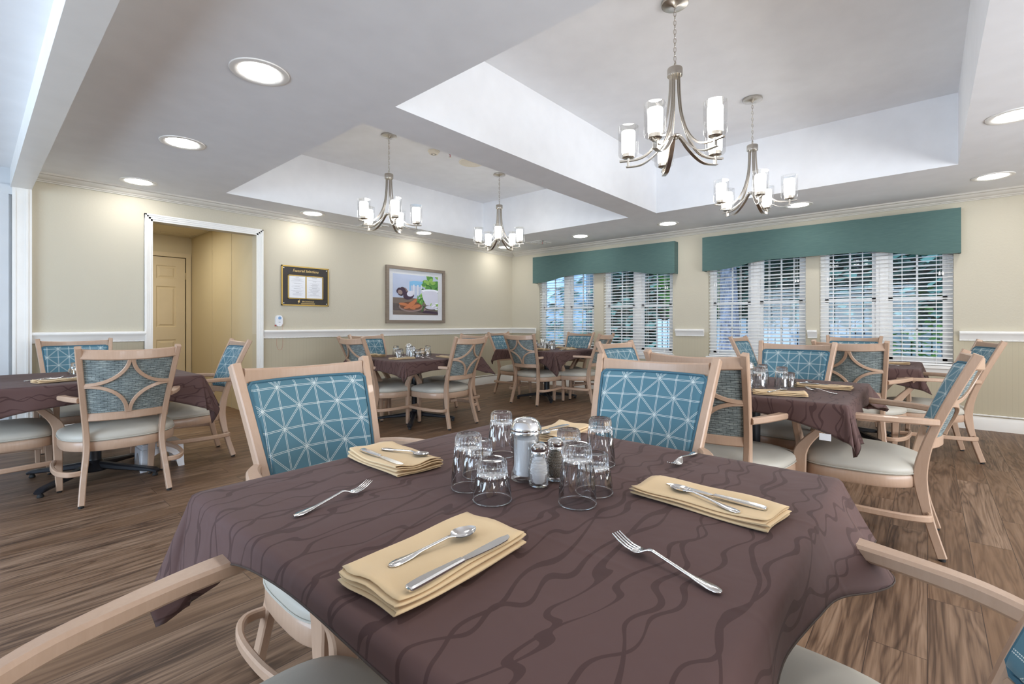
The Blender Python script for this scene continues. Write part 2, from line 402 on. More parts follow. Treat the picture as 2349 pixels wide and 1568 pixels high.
w5 = struct(b.build('window_5', 'vinyl')); MB().box(X0 - .06, X0 - .055, .2, 4.2, .35, 2.2).build('pane', 'pane', w5)

# beam and pilaster of the wide opening at the left
struct(MB().box(.225, .335, Y0, YW, 2.21, CZ).build('beam', 'trim'))
b = MB(); b.box(.335, .352, Y0, YW, 2.21, 2.24); b.box(.335, .375, Y0, YW, 2.335, CZ); b.box(.335, .36, Y0, YW, 2.30, 2.335)
struct(b.build('trim_1', 'trim'))
b = MB(); b.box(.235, .352, YW - .05, YW, 0, 2.21); b.box(.315, .33, YW - .058, YW - .05, 0, 2.2); b.box(.246, .256, YW - .055, YW - .05, .2, 2.18)
struct(b.build('trim_2', 'trim'))
b = MB(); b.box(X0, .235, YW - .03, YW, 2.15, 2.23)
for x in (.10, -.9): b.box(x + .03, x + .115, YW - .028, YW, 0, 2.15)
b.box(-.78, .12, YW - .012, YW, .12, 2.14); b.box(X0, .235, YW - .035, YW, 0, .14)
struct(b.build('trim_3', 'white_wall'))

def runprof(prof, wall, a, c):     # profile: (distance from wall, z), run along a wall from a to c
    b = MB()
    if wall == 'back': b.prism([(YW - d, z) for d, z in prof], 'x', a, c)
    else: b.prism([(XW - d, z) for d, z in prof], 'y', a, c)
    return b
crown = [(0, 2.300), (.012, 2.300), (.014, 2.308), (.024, 2.312), (.028, 2.322), (.048, 2.330), (.060, 2.345), (.062, 2.355), (.078, 2.360), (.082, CZ), (0, CZ)]
struct(runprof(crown, 'back', .352, XW).build('trim_4', 'crown')); struct(runprof(crown, 'right', Y0, YW - .08).build('trim_5', 'crown'))
rail = [(0, RL + .008), (.012, RL + .008), (.016, RL + .03), (.026, RL + .045), (.030, RL + .06), (.042, RL + .068), (.045, RL + .082), (.036, RL + .096), (0, RL + .096)]
base = [(0, 0), (.018, 0), (.018, .095), (.013, .105), (.010, .125), (0, .131)]
def rope(b, wall, a, c, z, r=.0065, d=.010):
    n = int((c - a) / .022)
    if wall == 'back': P = [(a + (c - a) * i / n, YW - d, z) for i in range(n + 1)]
    else: P = [(XW - d, a + (c - a) * i / n, z) for i in range(n + 1)]
    b.tube(P, [r * (1.12 if i % 2 else .8) for i in range(n + 1)], 6)
k = 6
for wall, a, c in (('back', .352, 1.146), ('back', 2.255, XW), ('right', 5.262, YW), ('right', 2.315, 2.715), ('right', .992, 1.09), ('right', Y0, -.245)):
    b = runprof(rail, wall, a, c); rope(b, wall, a, c, RL + .002)
    struct(b.build('trim_%d' % k, 'trim', ang=60)); k += 1
for nm, wall, a, c in (('baseboard_back', 'back', .352, 1.146), ('baseboard_back', 'back', 2.255, XW), ('baseboard_right', 'right', Y0, YW)):
    b = runprof(base, wall, a, c); rope(b, wall, a, c, .148, .009, .009)
    struct(b.build(nm, 'trim', ang=60))
# doorway casing (stepped profile) and reveals
b = MB(); cw = .068
for d, i0, i1 in ((.012, 0, cw), (.020, .018, cw), (.027, .036, cw - .006), (.034, .052, cw - .002)):
    b.box(OX0 - i1, OX0 - i0, YW - d, YW, 0, OZ + i1); b.box(OX1 + i0, OX1 + i1, YW - d, YW, 0, OZ + i1); b.box(OX0 - i1, OX1 + i1, YW - d, YW, OZ + i0, OZ + i1)
struct(b.build('trim_%d' % k, 'trim')); k += 1
# hall behind the doorway
HB = 8.27
struct(MB().box(OX1, OX1 + .1, YW + .12, HB + .1, 0, 2.36).build('wall_hall_right', 'hall'))
struct(MB().box(OX0 - .5, OX0 - .4, YW + .12, HB + .1, 0, 2.36).build('wall_hall_left', 'hall'))
b = MB(); b.box(OX0 - .4, 1.28, HB, HB + .1, 0, 2.36); b.box(2.12, OX1, HB, HB + .1, 0, 2.36); b.box(1.28, 2.12, HB, HB + .1, 2.03, 2.36); b.box(1.2, 2.2, HB + .06, HB + .1, 0, 2.36)
struct(b.build('wall_hall_back', 'hall'))
b = MB(); b.box(OX0 - .4, OX1, YW + .12, HB, 2.335, 2.36)
for i in range(5): b.box(OX0 - .4, OX1, YW + .35 + i * .6, YW + .37 + i * .6, 2.328, 2.335)
for i in range(2): b.box(1.55 + i * .6, 1.57 + i * .6, YW + .12, HB, 2.328, 2.335)
t = NT('ceiling_tile'); t.set(t.ramp(t.noise(t.coord(), 260, 2), [(.35, (.38, .33, .24, 1)), (.5, (.62, .57, .45, 1))]), .9); M['tile'] = t.m
struct(b.build('ceiling_hall', 'tile'))
b = MB(); [b.box(OX1 - .004, OX1, y, y + .012, 0, 2.33) for y in (6.62, 7.35)]; struct(b.build('trim_%d' % k, 'hall')); k += 1
b = MB(); b.box(1.22, 1.28, HB - .02, HB, 0, 2.09); b.box(2.11, 2.17, HB - .02, HB, 0, 2.09); b.box(1.28, 2.11, HB - .02, HB, 2.03, 2.09)
struct(b.build('trim_%d' % k, 'door')); k += 1
b = MB(); b.box(1.29, 2.10, HB + .015, HB + .05, 0, 2.02); DY = HB + .015
def raised(b, x0, x1, z0, z1):
    def ring(o, d): return [(x0 + o, DY - d, z0 + o), (x1 - o, DY - d, z0 + o), (x1 - o, DY - d, z1 - o), (x0 + o, DY - d, z1 - o)]
    vs = ring(0, .0005) + ring(.012, -.010) + ring(.02, -.010) + ring(.045, .004)
    # the recess is drawn as a groove in front of the slab: frame, groove, raised field
    vs = ring(0, .012) + ring(.012, .002) + ring(.022, .002) + ring(.045, .011)
    fs = [(a * 4 + i, a * 4 + (i + 1) % 4, (a + 1) * 4 + (i + 1) % 4, (a + 1) * 4 + i) for a in range(3) for i in range(4)] + [(12, 13, 14, 15)]
    b.add(vs, fs)
zs = [(.20, .83), (1.01, 1.60), (1.71, 1.90)]; xsd = [(1.40, 1.64), (1.75, 1.99)]
for x0, x1 in xsd:
    for z0, z1 in zs: raised(b, x0, x1, z0, z1)
for x0, x1 in ((1.29, 1.40), (1.64, 1.75), (1.99, 2.10)): b.box(x0, x1, DY - .012, DY, 0, 2.02)
for z0, z1 in ((0, .20), (.83, 1.01), (1.60, 1.71), (1.90, 2.02)):
    for x0, x1 in xsd: b.box(x0, x1, DY - .012, DY, z0, z1)
d1 = struct(b.build('door_1', 'door', ang=20))
for z in (1.76, 1.01): MB().tube([(2.108, HB - .004, z - .05), (2.108, HB - .004, z + .05)], .008, 8).build('hinge', 'brass', d1)

# ------------------------------------------------------------ windows, blinds, valances
xf0, xf1 = XW + .075, XW + .125
for wi, (y0, y1) in enumerate(WO):
    ym = (y0 + y1) / 2; b = MB(); zm = 1.33
    b.box(xf0, xf1 + .02, y0, y0 + .045, WZ0, WZ1); b.box(xf0, xf1 + .02, y1 - .045, y1, WZ0, WZ1)
    b.box(xf0, xf1 + .02, y0, y1, WZ1 - .04, WZ1); b.box(xf0, xf1 + .02, y0, y1, WZ0, WZ0 + .04)
    b.box(xf0 - .012, xf1 + .02, ym - .055, ym + .055, WZ0, WZ1); b.box(xf0 - .018, xf0 - .01, ym - .02, ym + .02, WZ0, WZ1)
    wo = struct(b.build('window_%d' % (wi + 1), 'vinyl'))
    for s0, s1 in ((y0 + .045, ym - .055), (ym + .055, y1 - .045)):
        for z0, z1, dx in ((WZ0 + .04, zm + .02, 0), (zm - .02, WZ1 - .04, .02)):
            c = MB(); w = .038
            c.box(xf0 + dx, xf0 + dx + .025, s0, s0 + w, z0, z1); c.box(xf0 + dx, xf0 + dx + .025, s1 - w, s1, z0, z1)
            c.box(xf0 + dx, xf0 + dx + .025, s0, s1, z0, z0 + w); c.box(xf0 + dx, xf0 + dx + .025, s0, s1, z1 - w, z1)
            c.box(xf0 + dx + .008, xf0 + dx + .02, (s0 + s1) / 2 - .009, (s0 + s1) / 2 + .009, z0, z1)
            c.box(xf0 + dx + .008, xf0 + dx + .02, s0, s1, (z0 + z1) / 2 - .009, (z0 + z1) / 2 + .009)
            so = c.build('sash', 'vinyl', wo)
            MB().box(xf0 + dx + .012, xf0 + dx + .015, s0 + w, s1 - w, z0 + w, z1 - w).build('pane', 'pane', so)
    c = MB(); c.box(XW - .045, XW + .075, y0 - .02, y1 + .02, WZ0 - .028, WZ0); c.box(XW - .012, XW, y0 - .01, y1 + .01, WZ0 - .085, WZ0 - .028)
    c.build('sill', 'trim', wo)
blab = ['white slatted blind on the window nearest the room corner', 'white slatted blind on the second window from the corner, beside the wall pier',
        'white slatted blind on the left window under the long teal valance', 'white slatted blind on the rightmost window under the long teal valance']
for wi, (y0, y1) in enumerate(WO):
    e = empty('window_blind', (XW + .035, (y0 + y1) / 2, WZ0)); tag(e, blab[wi], 'blind', 'horizontal blinds on the window wall')
    h = (y1 - y0) / 2 - .006; n = 32; b = MB(); z = .04; pitch = .0445; ta = rad(7)
    ct, st_ = cos(rad(16)), sin(rad(16))
    for i in range(n):
        zz = .04 + i * pitch; vs = []
        for y in (-h, h):
            for u, w in ((-.025, 0), (-.012, .0022), (.012, .0022), (.025, 0), (.025, -.003), (.012, -.0008), (-.012, -.0008), (-.025, -.003)):
                vs.append((u * ct - w * st_, y, zz + u * st_ + w * ct))
        b.add(vs, [(k_, (k_ + 1) % 8, (k_ + 1) % 8 + 8, k_ + 8) for k_ in range(8)] + [tuple(range(7, -1, -1)), tuple(range(8, 16))])
    b.build('slats', 'blind', e)
    MB().box(-.025, .025, -h, h, .003, .021).build('bottom_rail', 'blind', e)
    MB().box(-.026, .026, -h, h, 1.43, 1.475).build('headrail', 'blind', e)
    c = MB()
    for y in (-h * .78, -h * .3, h * .3, h * .78):
        for x in (-.027, .027): c.box(x - .0007, x + .0007, y - .002, y + .002, .01, 1.44)
    c.build('ladder_cords', 'blind', e)
    for sy in (-1, 1):
        c = MB(); y = sy * (h - .09)
        for dy in (-.008, .008): c.box(-.034, -.0325, y + dy - .0008, y + dy + .0008, .98, 1.44)
        cd = c.build('pull_cord', 'blind', e)
        c = MB(); [c.lathe([(.003, .03), (.007, .02), (.010, 0), (.009, -.008)], 8, (-.033, y + dy, .955)) for dy in (-.013, .013)]
        c.build('tassel', 'blind', cd)
for y0, y1, lab in ((2.684, 5.24, 'shorter teal linen valance over the pair of windows near the corner'), (-.253, 2.298, 'long teal linen valance over the two right-hand windows')):
    b = MB(); n = 40; e = empty('window_valance', (XW, (y0 + y1) / 2, 1.77)); tag(e, lab, 'valance', 'teal box valances')
    hw = (y1 - y0) / 2
    def bot(s):
        a = abs(s); t_ = min(1, max(0, (.86 - a) / .5)); return .003 + .085 * (t_ * t_ * (3 - 2 * t_))
    for x, fl in ((-.13, False), (-.112, True)):
        b.grid(lambda i, j, x=x: (x, -hw + 2 * hw * i, bot(2 * i - 1) * (1 - j) + .455 * j), n, 1, flip=not fl)
    b.grid(lambda i, j: (-.13 + .018 * j, -hw + 2 * hw * i, bot(2 * i - 1)), n, 1)
    b.box(-.129, 0, -hw + .001, hw - .001, .44, .4545)
    b.build('front_panel', 'valance', e, ang=30)
    for s in (-1, 1): MB().box(-.1285, -.001, s * hw - (.016 if s > 0 else 0), s * hw + (.016 if s < 0 else 0), .003, .4549).build('return_panel', 'valance', e)
    c = MB(); c.tube([(-.131, -hw + 2 * hw * i / n, bot(2 * i / n - 1)) for i in range(n + 1)], .004, 6); c.build('welt', 'valance', e)

# ------------------------------------------------------------ ceiling fixtures
dl = [(1.0, 2.63, 'large recessed downlight nearest the camera on the left'), (1.02, 4.08, 'second recessed downlight above the left-hand table'),
      (1.03, 5.5, 'recessed downlight above the wall left of the doorway'), (2.7, 5.53, 'recessed downlight above the menu board'),
      (4.34, 5.5, 'recessed downlight above the framed picture'), (6.07, 5.48, 'recessed downlight in the ceiling corner where the walls meet'),
      (6.05, 3.93, 'recessed downlight above the left teal valance'), (6.05, 2.57, 'recessed downlight above the wall pier between the valances'),
      (6.05, 1.08, 'recessed downlight above the long teal valance, beside the rear chandelier'), (6.02, -.44, 'recessed downlight beyond the right end of the long valance'),
      (4.35, -.42, 'recessed downlight cut by the right edge of the photo'), (1.0, 1.1, 'recessed downlight above the camera'), (2.7, -.42, 'recessed downlight above the foreground table edge'),
      (1.0, -.42, 'recessed downlight behind the camera')]
e0 = empty('recessed_light', (dl[0][0], dl[0][1], CZ))
MB().lathe([(.098, -.001), (.104, -.004), (.125, -.008), (.139, -.005), (.141, 0)], 40).build('trim_ring', 'trim', e0)
MB().lathe([(0.0001, -.0025), (.08, -.003), (.104, -.0022)], 40).build('lens', 'lamp', e0)
KM = kidmap()
tag(e0, dl[0][2], 'ceiling light', 'recessed downlights')
for x, y, lab in dl[1:]: dup(e0, (x, y, CZ), 0, lab, 'ceiling light', 'recessed downlights')

def chandelier():
    e = empty('chandelier', (0, 0, TZ))     # hangs from the tray ceiling, z down from TZ
    MB().lathe([(.075, 0), (.078, -.006), (.076, -.018), (.02, -.024), (.008, -.032), (.0001, -.034)], 36).build('canopy', 'nickel', e)
    c = MB(); z = -.045; i = 0
    while z > -.355:
        pts = []
        for k_ in range(12):
            a = 2 * pi * k_ / 12; px = .0075 * cos(a); pz = .0165 * sin(a)
            pts.append((px, 0, z + pz) if i % 2 == 0 else (0, px, z + pz))
        c.sweep(pts, (.0036, .0036), (0, 1, 0) if i % 2 == 0 else (1, 0, 0), rnd=True, n=5, ring=True); z -= .0265; i += 1
    c.tube([(0, 0, -.03), (.002, 0, -.2), (0, 0, -.37)], .0015, 5)
    c.build('chain', 'nickel', e)
    c = MB(); c.sweep([(.018 * cos(a), 0, -.375 + .018 * sin(a)) for a in [2 * pi * i / 16 for i in range(16)]], (.007, .007), (0, 1, 0), rnd=True, n=6, ring=True)
    c.build('ring', 'nickel', e)
    MB().lathe([(.036, -.44), (.043, -.441), (.044, -.436), (.044, -.402), (.042, -.396), (.010, -.393), (.008, -.388), (.0001, -.386)], 32).build('hub', 'nickel', e)
    MB().lathe([(.0001, -.815), (.01, -.813), (.012, -.808), (.036, -.806), (.038, -.80), (.036, -.795), (.0001, -.793)], 28).build('center_disc', 'nickel', e)
    for i in range(5):
        a = 2 * pi * i / 5; ca, sa = cos(a), sin(a)
        arm = MB(); side = (-sa, ca, 0)
        for off in (-.006, .006):
            P = spline([(.026, -.43), (.030, -.55), (.045, -.67), (.085, -.79), (.15, -.875), (.22, -.905), (.325, -.905)], 5)
            arm.sweep([(r * ca - off * sa, r * sa + off * ca, z) for r, z in P], (.0055, .011), side)
        P = spline([(.030, -.80), (.045, -.815), (.085, -.865), (.15, -.92), (.21, -.945), (.285, -.945)], 5)
        arm.sweep([(r * ca, r * sa, z) for r, z in P], (.026, .005), side)
        arm.sweep([(.272 * ca, .272 * sa, -.946), (.272 * ca, .272 * sa, -.90)], (.024, .012), side)
        ao = arm.build('arm', 'nickel', e)
        x, y = .272 * ca, .272 * sa
        MB().lathe([(.006, -.905), (.008, -.895), (.03, -.893), (.037, -.888), (.037, -.868), (.034, -.864)], 24, (x, y, 0)).build('lamp_cup', 'nickel', ao)
        MB().lathe([(.037, -.884), (.055, -.880), (.0605, -.87), (.0605, -.70)], 28, (x, y, 0)).build('clear_shade', 'shadeglass', ao)
        MB().lathe([(.036, -.863), (.040, -.85), (.041, -.735), (.039, -.728), (.0001, -.727)], 24, (x, y, 0)).build('frosted_shade', 'frost', ao)
    return e
ch0 = chandelier(); KM = kidmap()
cpos = [(2.76, 1.13, 14, 'largest brushed-nickel chandelier, nearest the camera, over the foreground end of the right tray'), (4.38, 1.12, 12, 'brushed-nickel chandelier at the window end of the right ceiling tray'),
        (2.80, 4.11, 12, 'brushed-nickel chandelier in the left tray, nearer the doorway'), (4.46, 4.12, -3, 'smallest-looking brushed-nickel chandelier, near the far room corner')]
for i, (x, y, al, lab) in enumerate(cpos):
    aw = math.atan2(-y, -x) + rad(al) + (pi if i == 0 else 0)
    if i == 0: ch0.location = (x, y, TZ); ch0.rotation_euler = (0, 0, aw); tag(ch0, lab, 'chandelier', 'five-light chandeliers')
    else: dup(ch0, (x, y, TZ), aw, lab, 'chandelier', 'five-light chandeliers')

def ceil_thing(name, loc, lab, cat, parts):
    e = empty(name, loc); tag(e, lab, cat)
    for pn, mb, mt in parts: mb.build(pn, mt, e)
b = MB(); [b.box(-.012 + .022 * cos(a), .012 + .022 * cos(a), -.004 + .022 * sin(a), .004 + .022 * sin(a), -.0405, -.0395) for a in [i * pi / 4 for i in range(8)]]
ceil_thing('smoke_detector', (3.38, 4.11, TZ), 'round cream smoke detector on the left tray ceiling', 'smoke detector',
           [('base', MB().lathe([(.065, 0), (.065, -.012), (.06, -.014)], 28), 'cream_plastic'), ('cover', MB().lathe([(.055, -.014), (.05, -.034), (.04, -.04), (.0001, -.0405)], 28), 'cream_plastic'), ('sensor_slots', b, 'black')])
def sprinkler(loc, lab):
    c = MB(); c.tube([(-.012, 0, -.018), (-.016, 0, -.03), (-.008, 0, -.048), (0, 0, -.052)], .002, 6); c.tube([(.012, 0, -.018), (.016, 0, -.03), (.008, 0, -.048), (0, 0, -.052)], .002, 6); c.tube([(-.012, 0, -.018), (.012, 0, -.018)], .004, 6)
    bulb = MB().tube([(0, 0, -.02), (0, 0, -.05)], .003, 6)
    ceil_thing('fire_sprinkler', loc, lab, 'sprinkler', [('escutcheon', MB().lathe([(.032, 0), (.03, -.005), (.01, -.007), (.007, -.018), (.0001, -.018)], 20), 'chrome'), ('frame', c, 'chrome'), ('glass_bulb', bulb, 'red_plastic'),
               ('deflector', MB().lathe([(.018, -.052), (.018, -.0535), (.0001, -.0535)], 16), 'chrome')])
sprinkler((3.54, 4.02, TZ), 'chrome fire sprinkler on the left tray ceiling'); sprinkler((5.99, 4.6, CZ), 'fire sprinkler beside the air vent near the corner')
ceil_thing('ceiling_speaker', (3.91, 4.06, TZ), 'round cream speaker on the left tray ceiling', 'speaker', [('rim', MB().lathe([(.15, 0), (.148, -.01), (.13, -.012), (.125, -.008)], 36), 'cream_plastic'), ('grille', MB().lathe([(.125, -.008), (.06, -.013), (.0001, -.014)], 36), 'cream_plastic')])
for (x, y, lab) in ((6.07, 4.75, 'square white air vent in the ceiling near the corner sprinkler'), (3.56, 5.60, 'square white air vent behind the left chandelier, above the picture wall')):
    f = MB(); f.box(-.15, .15, -.15, -.11, -.008, 0); f.box(-.15, .15, .11, .15, -.008, 0); f.box(-.15, -.11, -.11, .11, -.008, 0); f.box(.11, .15, -.11, .11, -.008, 0)
    g = MB()
    for i in range(1, 4):
        r = .11 - i * .025
        for s in (-1, 1): g.box(-r, r, s * r - .006, s * r + .006, -.014, -.002); g.box(s * r - .006, s * r + .006, -r, r, -.014, -.002)
    h = MB().box(-.11, .11, -.11, .11, -.003, -.001)  # dark plate stands in for the shade inside the duct
    ceil_thing('air_vent', (x, y, CZ), lab, 'air vent', [('frame', f, 'trim'), ('louvers', g, 'trim'), ('duct_shadow_plate', h, 'ink')])

# ------------------------------------------------------------ things on the picture wall
def text(body, size, loc, parent, mat, name, shear=0, align='CENTER', ext=.0006, sx=1):
    cu = bpy.data.curves.new(name, 'FONT'); cu.body = body; cu.size = size; cu.align_x = align; cu.align_y = 'CENTER'; cu.extrude = ext; cu.shear = shear
    o = bpy.data.objects.new(name, cu); COL.objects.link(o); cu.materials.append(M[mat]); o.parent = parent; o.location = loc; o.rotation_euler = (rad(90), 0, 0); o.scale = (sx, 1, 1)
    bpy.context.view_layer.update(); me = bpy.data.meshes.new_from_object(o); q = bpy.data.objects.new(name, me); COL.objects.link(q); q.parent = parent; q.location = loc; q.rotation_euler = (rad(90), 0, 0); q.scale = (sx, 1, 1)
    bpy.data.objects.remove(o); q.name = name; return q
mb = empty('menu_board', (2.757, YW - .001, 1.28)); tag(mb, 'dark menu board with gold edges and two white menu sheets', 'menu board')
hw, hh = .298, .486
MB().box(-hw, hw, -.014, 0, 0, hh).build('backing', 'board', mb)
b = MB(); g = .014
for a in ((-hw, hw, 0, g), (-hw, hw, hh - g, hh), (-hw, -hw + g, 0, hh), (hw - g, hw, 0, hh)): b.box(a[0], a[1], -.019, -.013, a[2], a[3])
for a in ((-.223, .223, .085, .095), (-.223, .223, .365, .375), (-.223, -.213, .085, .375), (.213, .223, .085, .375), (-.006, .006, .085, .375)): b.box(a[0], a[1], -.020, -.013, a[2], a[3])
b.build('gold_border', 'gold', mb)
for s in (-1, 1):
    x0 = -.207 if s < 0 else .009; sh = MB().box(x0, x0 + .2, -.0165, -.014, .097, .363).build('menu_sheet', 'paper', mb); b = MB(); zz = .35; random.seed(3 + s); i = 0
    while zz > .115:
        w = random.choice([.03, .05, .07, .08, .06]); th = .0022 if i % 4 == 0 else .0011
        b.box(x0 + .1 - w / (1 if i % 4 else 1.6), x0 + .1 + w / (1 if i % 4 else 1.6), -.0172, -.0164, zz, zz + th); zz -= random.choice([.008, .008, .009, .022]); i += 1
    b.build('menu_lines', 'ink', sh)
text('Featured Selections', .048, (0, -.0145, .43), mb, 'goldtext', 'title_lettering', .25, sx=.85)
text('BROOKDALE', .026, (.028, -.0145, .052), mb, 'goldtext', 'name_lettering', sx=1.0)
b = MB(); b.box(-.06, .115, -.0148, -.014, .030, .0335); b.box(-.06, .115, -.0148, -.014, .021, .0235); b.build('small_lettering', 'goldtext', mb)
b = MB(); b.lathe([(.0001, 0), (.012, 0), (.012, .001), (.0001, .001)], 14); b.build('leaf_emblem', 'goldtext', mb, loc=(-.088, -.0135, .055), rot=(rad(90), 0, 0))
b = MB(); b.tube(spline([(-.096, -.015, .03), (-.088, -.015, .038), (-.078, -.015, .05), (-.084, -.015, .066), (-.074, -.015, .075)], 4), .003, 5); b.build('emblem_swirl', 'goldtext', mb)
for x in (-.27, .27):
    for z in (.03, .456): MB().lathe([(.007, 0), (.006, .003), (.0001, .004)], 10).build('screw', 'white_plastic', mb, loc=(x, -.014, z), rot=(rad(90), 0, 0))

pf = empty('framed_picture', (4.46, YW - .001, 1.067)); tag(pf, 'wood-framed still-life print of carrots and a white bowl of greens', 'picture')
hw, hh, g = .545, .835, .045
b = MB()
for a in ((-hw, hw, 0, g), (-hw, hw, hh - g, hh), (-hw, -hw + g, g, hh - g), (hw - g, hw, g, hh - g)): b.box(a[0], a[1], -.038, 0, a[2], a[3])
b.build('frame', 'framewood', pf)
MB().box(-hw + g, hw - g, -.012, -.002, g, hh - g).build('mat_board', 'paper', pf)
AX0, AX1, AZ0, AZ1 = -.425, .415, .125, .725
def art():
    b = MB(); lay = [0]
    def poly(pts, mi):
        lay[0] += 1; y = -.0125 - lay[0] * .00006
        P = [(AX0 + (AX1 - AX0) * max(0, min(1, u)), y, AZ0 + (AZ1 - AZ0) * max(0, min(1, v))) for u, v in pts]
        b.add(P, [tuple(range(len(P)))], mi)
    def ell(cx, cy, rx, ry, mi, rot=0, n=18):
        poly([(cx + rx * cos(a) * cos(rot) - ry * sin(a) * sin(rot), cy + rx * cos(a) * sin(rot) * 1.3 + ry * sin(a) * cos(rot)) for a in [2 * pi * i / n for i in range(n)]], mi)
    poly([(0, 0), (1, 0), (1, 1), (0, 1)], 0)
    poly([(0, 0), (1, 0), (1, .36), (.45, .42), (0, .42)], 1)
    poly([(0, .13), (1, 0), (1, .22), (0, .28)], 2)
    poly([(.35, .48), (.38, .48), (.38, .83), (.35, .83)], 3); poly([(.35, .74), (.74, .70), (.74, .84), (.45, .86), (.35, .83)], 3)
    for x in (.43, .52, .6): poly([(x, .5), (x + .03, .5), (x + .03, .76), (x, .76)], 4)
    random.seed(11)
    for i in range(46): ell(.62 + random.random() * .38, .60 + random.random() * .4, .035, .06, random.choice([5, 6, 5, 7]), random.random() * 3)
    for i in range(16): ell(.2 + random.gauss(0, .035), .56 + random.gauss(0, .05), .05, .05, random.choice([8, 8, 9]), random.random() * 3)
    ell(.33, .48, .12, .10, 8, .3); ell(.37, .53, .08, .07, 10, .3)
    for i in range(22): ell(.60 + random.gauss(0, .05), .37 + random.gauss(0, .09), .012, .09, random.choice([5, 6, 7]), -.5 + random.gauss(0, .3))
    ell(.38, .20, .26, .13, 9); ell(.38, .22, .24, .11, 11)
    for cx, cy, rx, ry, r in ((.22, .26, .10, .035, -.1), (.36, .25, .11, .045, .7), (.43, .30, .09, .04, .9), (.50, .22, .09, .045, .2), (.41, .17, .07, .035, -.2), (.30, .19, .08, .035, .3), (.47, .35, .06, .03, .9)): ell(cx, cy, rx, ry, 12, r)
    poly([(.60, .62), (.99, .60), (1, .30), (.93, .25), (.72, .25), (.65, .40)], 10); ell(.82, .62, .21, .045, 4); ell(.84, .20, .14, .05, 10); ell(.82, .60, .15, .025, 10)
    poly([(.66, .17), (.70, .17), (.74, .09), (.67, .07)], 9); poly([(.62, .06), (1, .02), (1, .07), (.70, .12)], 8)
    for i in range(12): ell(.95 + random.gauss(0, .03), .22 + random.gauss(0, .07), .012, .04, random.choice([4, 6]), random.random() * 3)
    for i in range(10): poly([(0, .04 * i), (1, .04 * i - .05), (1, .04 * i - .047), (0, .04 * i + .004)], 8 if i % 2 else 9) if i < 5 else None
    pal = [(.55, .62, .80), (.20, .15, .12), (.12, .09, .08), (.25, .55, .85), (.80, .82, .90), (.12, .32, .07), (.30, .52, .12), (.05, .16, .04), (.06, .035, .06), (.30, .22, .20), (.62, .62, .72), (.16, .07, .04), (.50, .18, .08)]
    return b, [plain('print_ink', c + (1,), .35) for c in pal]
b, mats = art(); b.build('print', mats, pf)
MB().box(-hw + g, hw - g, -.0165, -.0155, g, hh - g).build('glazing', 'artglass', pf)

nc = empty('call_station', (2.43, YW, 1.03)); tag(nc, 'white wall call station with a blue button and hanging red cord', 'call device')
b = MB(); b.prism([(.040 * max(-1, min(1, 1.15 * cos(a))), .065 + .065 * max(-1, min(1, 1.08 * sin(a)))) for a in [2 * pi * i / 28 for i in range(28)]], 'y', -.03, 0); b.build('housing', 'white_plastic', nc)
MB().lathe([(.018, 0), (.017, .006), (.0001, .007)], 20).build('call_button', 'blue_plastic', nc, loc=(.004, -.03, .098), rot=(rad(90), 0, 0))
MB().box(-.009, .013, -.0305, -.03, .045, .049).box(-.004, .008, -.0305, -.03, .015, .018).build('mark', 'ink', nc)
MB().box(-.046, -.036, -.025, -.012, .0, .016).build('reset_tab', 'red_plastic', nc)
MB().tube(spline([(-.022, -.02, .0), (-.022, -.012, -.12), (-.02, -.010, -.24), (.012, -.009, -.285), (.045, -.010, -.24), (.047, -.012, -.05), (.04, -.02, .07), (.03, -.025, .10)], 6), .0012, 5).build('pull_cord', 'cord', nc)

# ------------------------------------------------------------ armchair prototype (origin on the floor under the seat, facing +y)
def post_at(z):   # rear post centre: half spacing and y by height
    P = [(0, .210, -.285), (.16, .196, -.240), (.30, .182, -.213), (.40, .182, -.211), (.55, .195, -.245), (.74, .214, -.316), (.927, .233, -.397)]
    for (z0, x0, y0), (z1, x1, y1) in zip(P, P[1:]):
        if z <= z1: t_ = (z - z0) / (z1 - z0); return x0 + (x1 - x0) * t_, y0 + (y1 - y0) * t_
    return P[-1][1:]
def seat_outline(a, bk, n=56, k=2.7):
    out = []
    for i in range(n):
        t_ = 2 * pi * i / n; c, s = cos(t_), sin(t_)
        kk = 4.2 if s > 0 else k; x = a * math.copysign(abs(c) ** (2 / kk), c); y = bk * math.copysign(abs(s) ** (2 / kk), s)
        x *= (1 + .04 * y / bk) - (.13 * max(0, -y / bk) ** 2); out.append((x, y + .015))
    return out
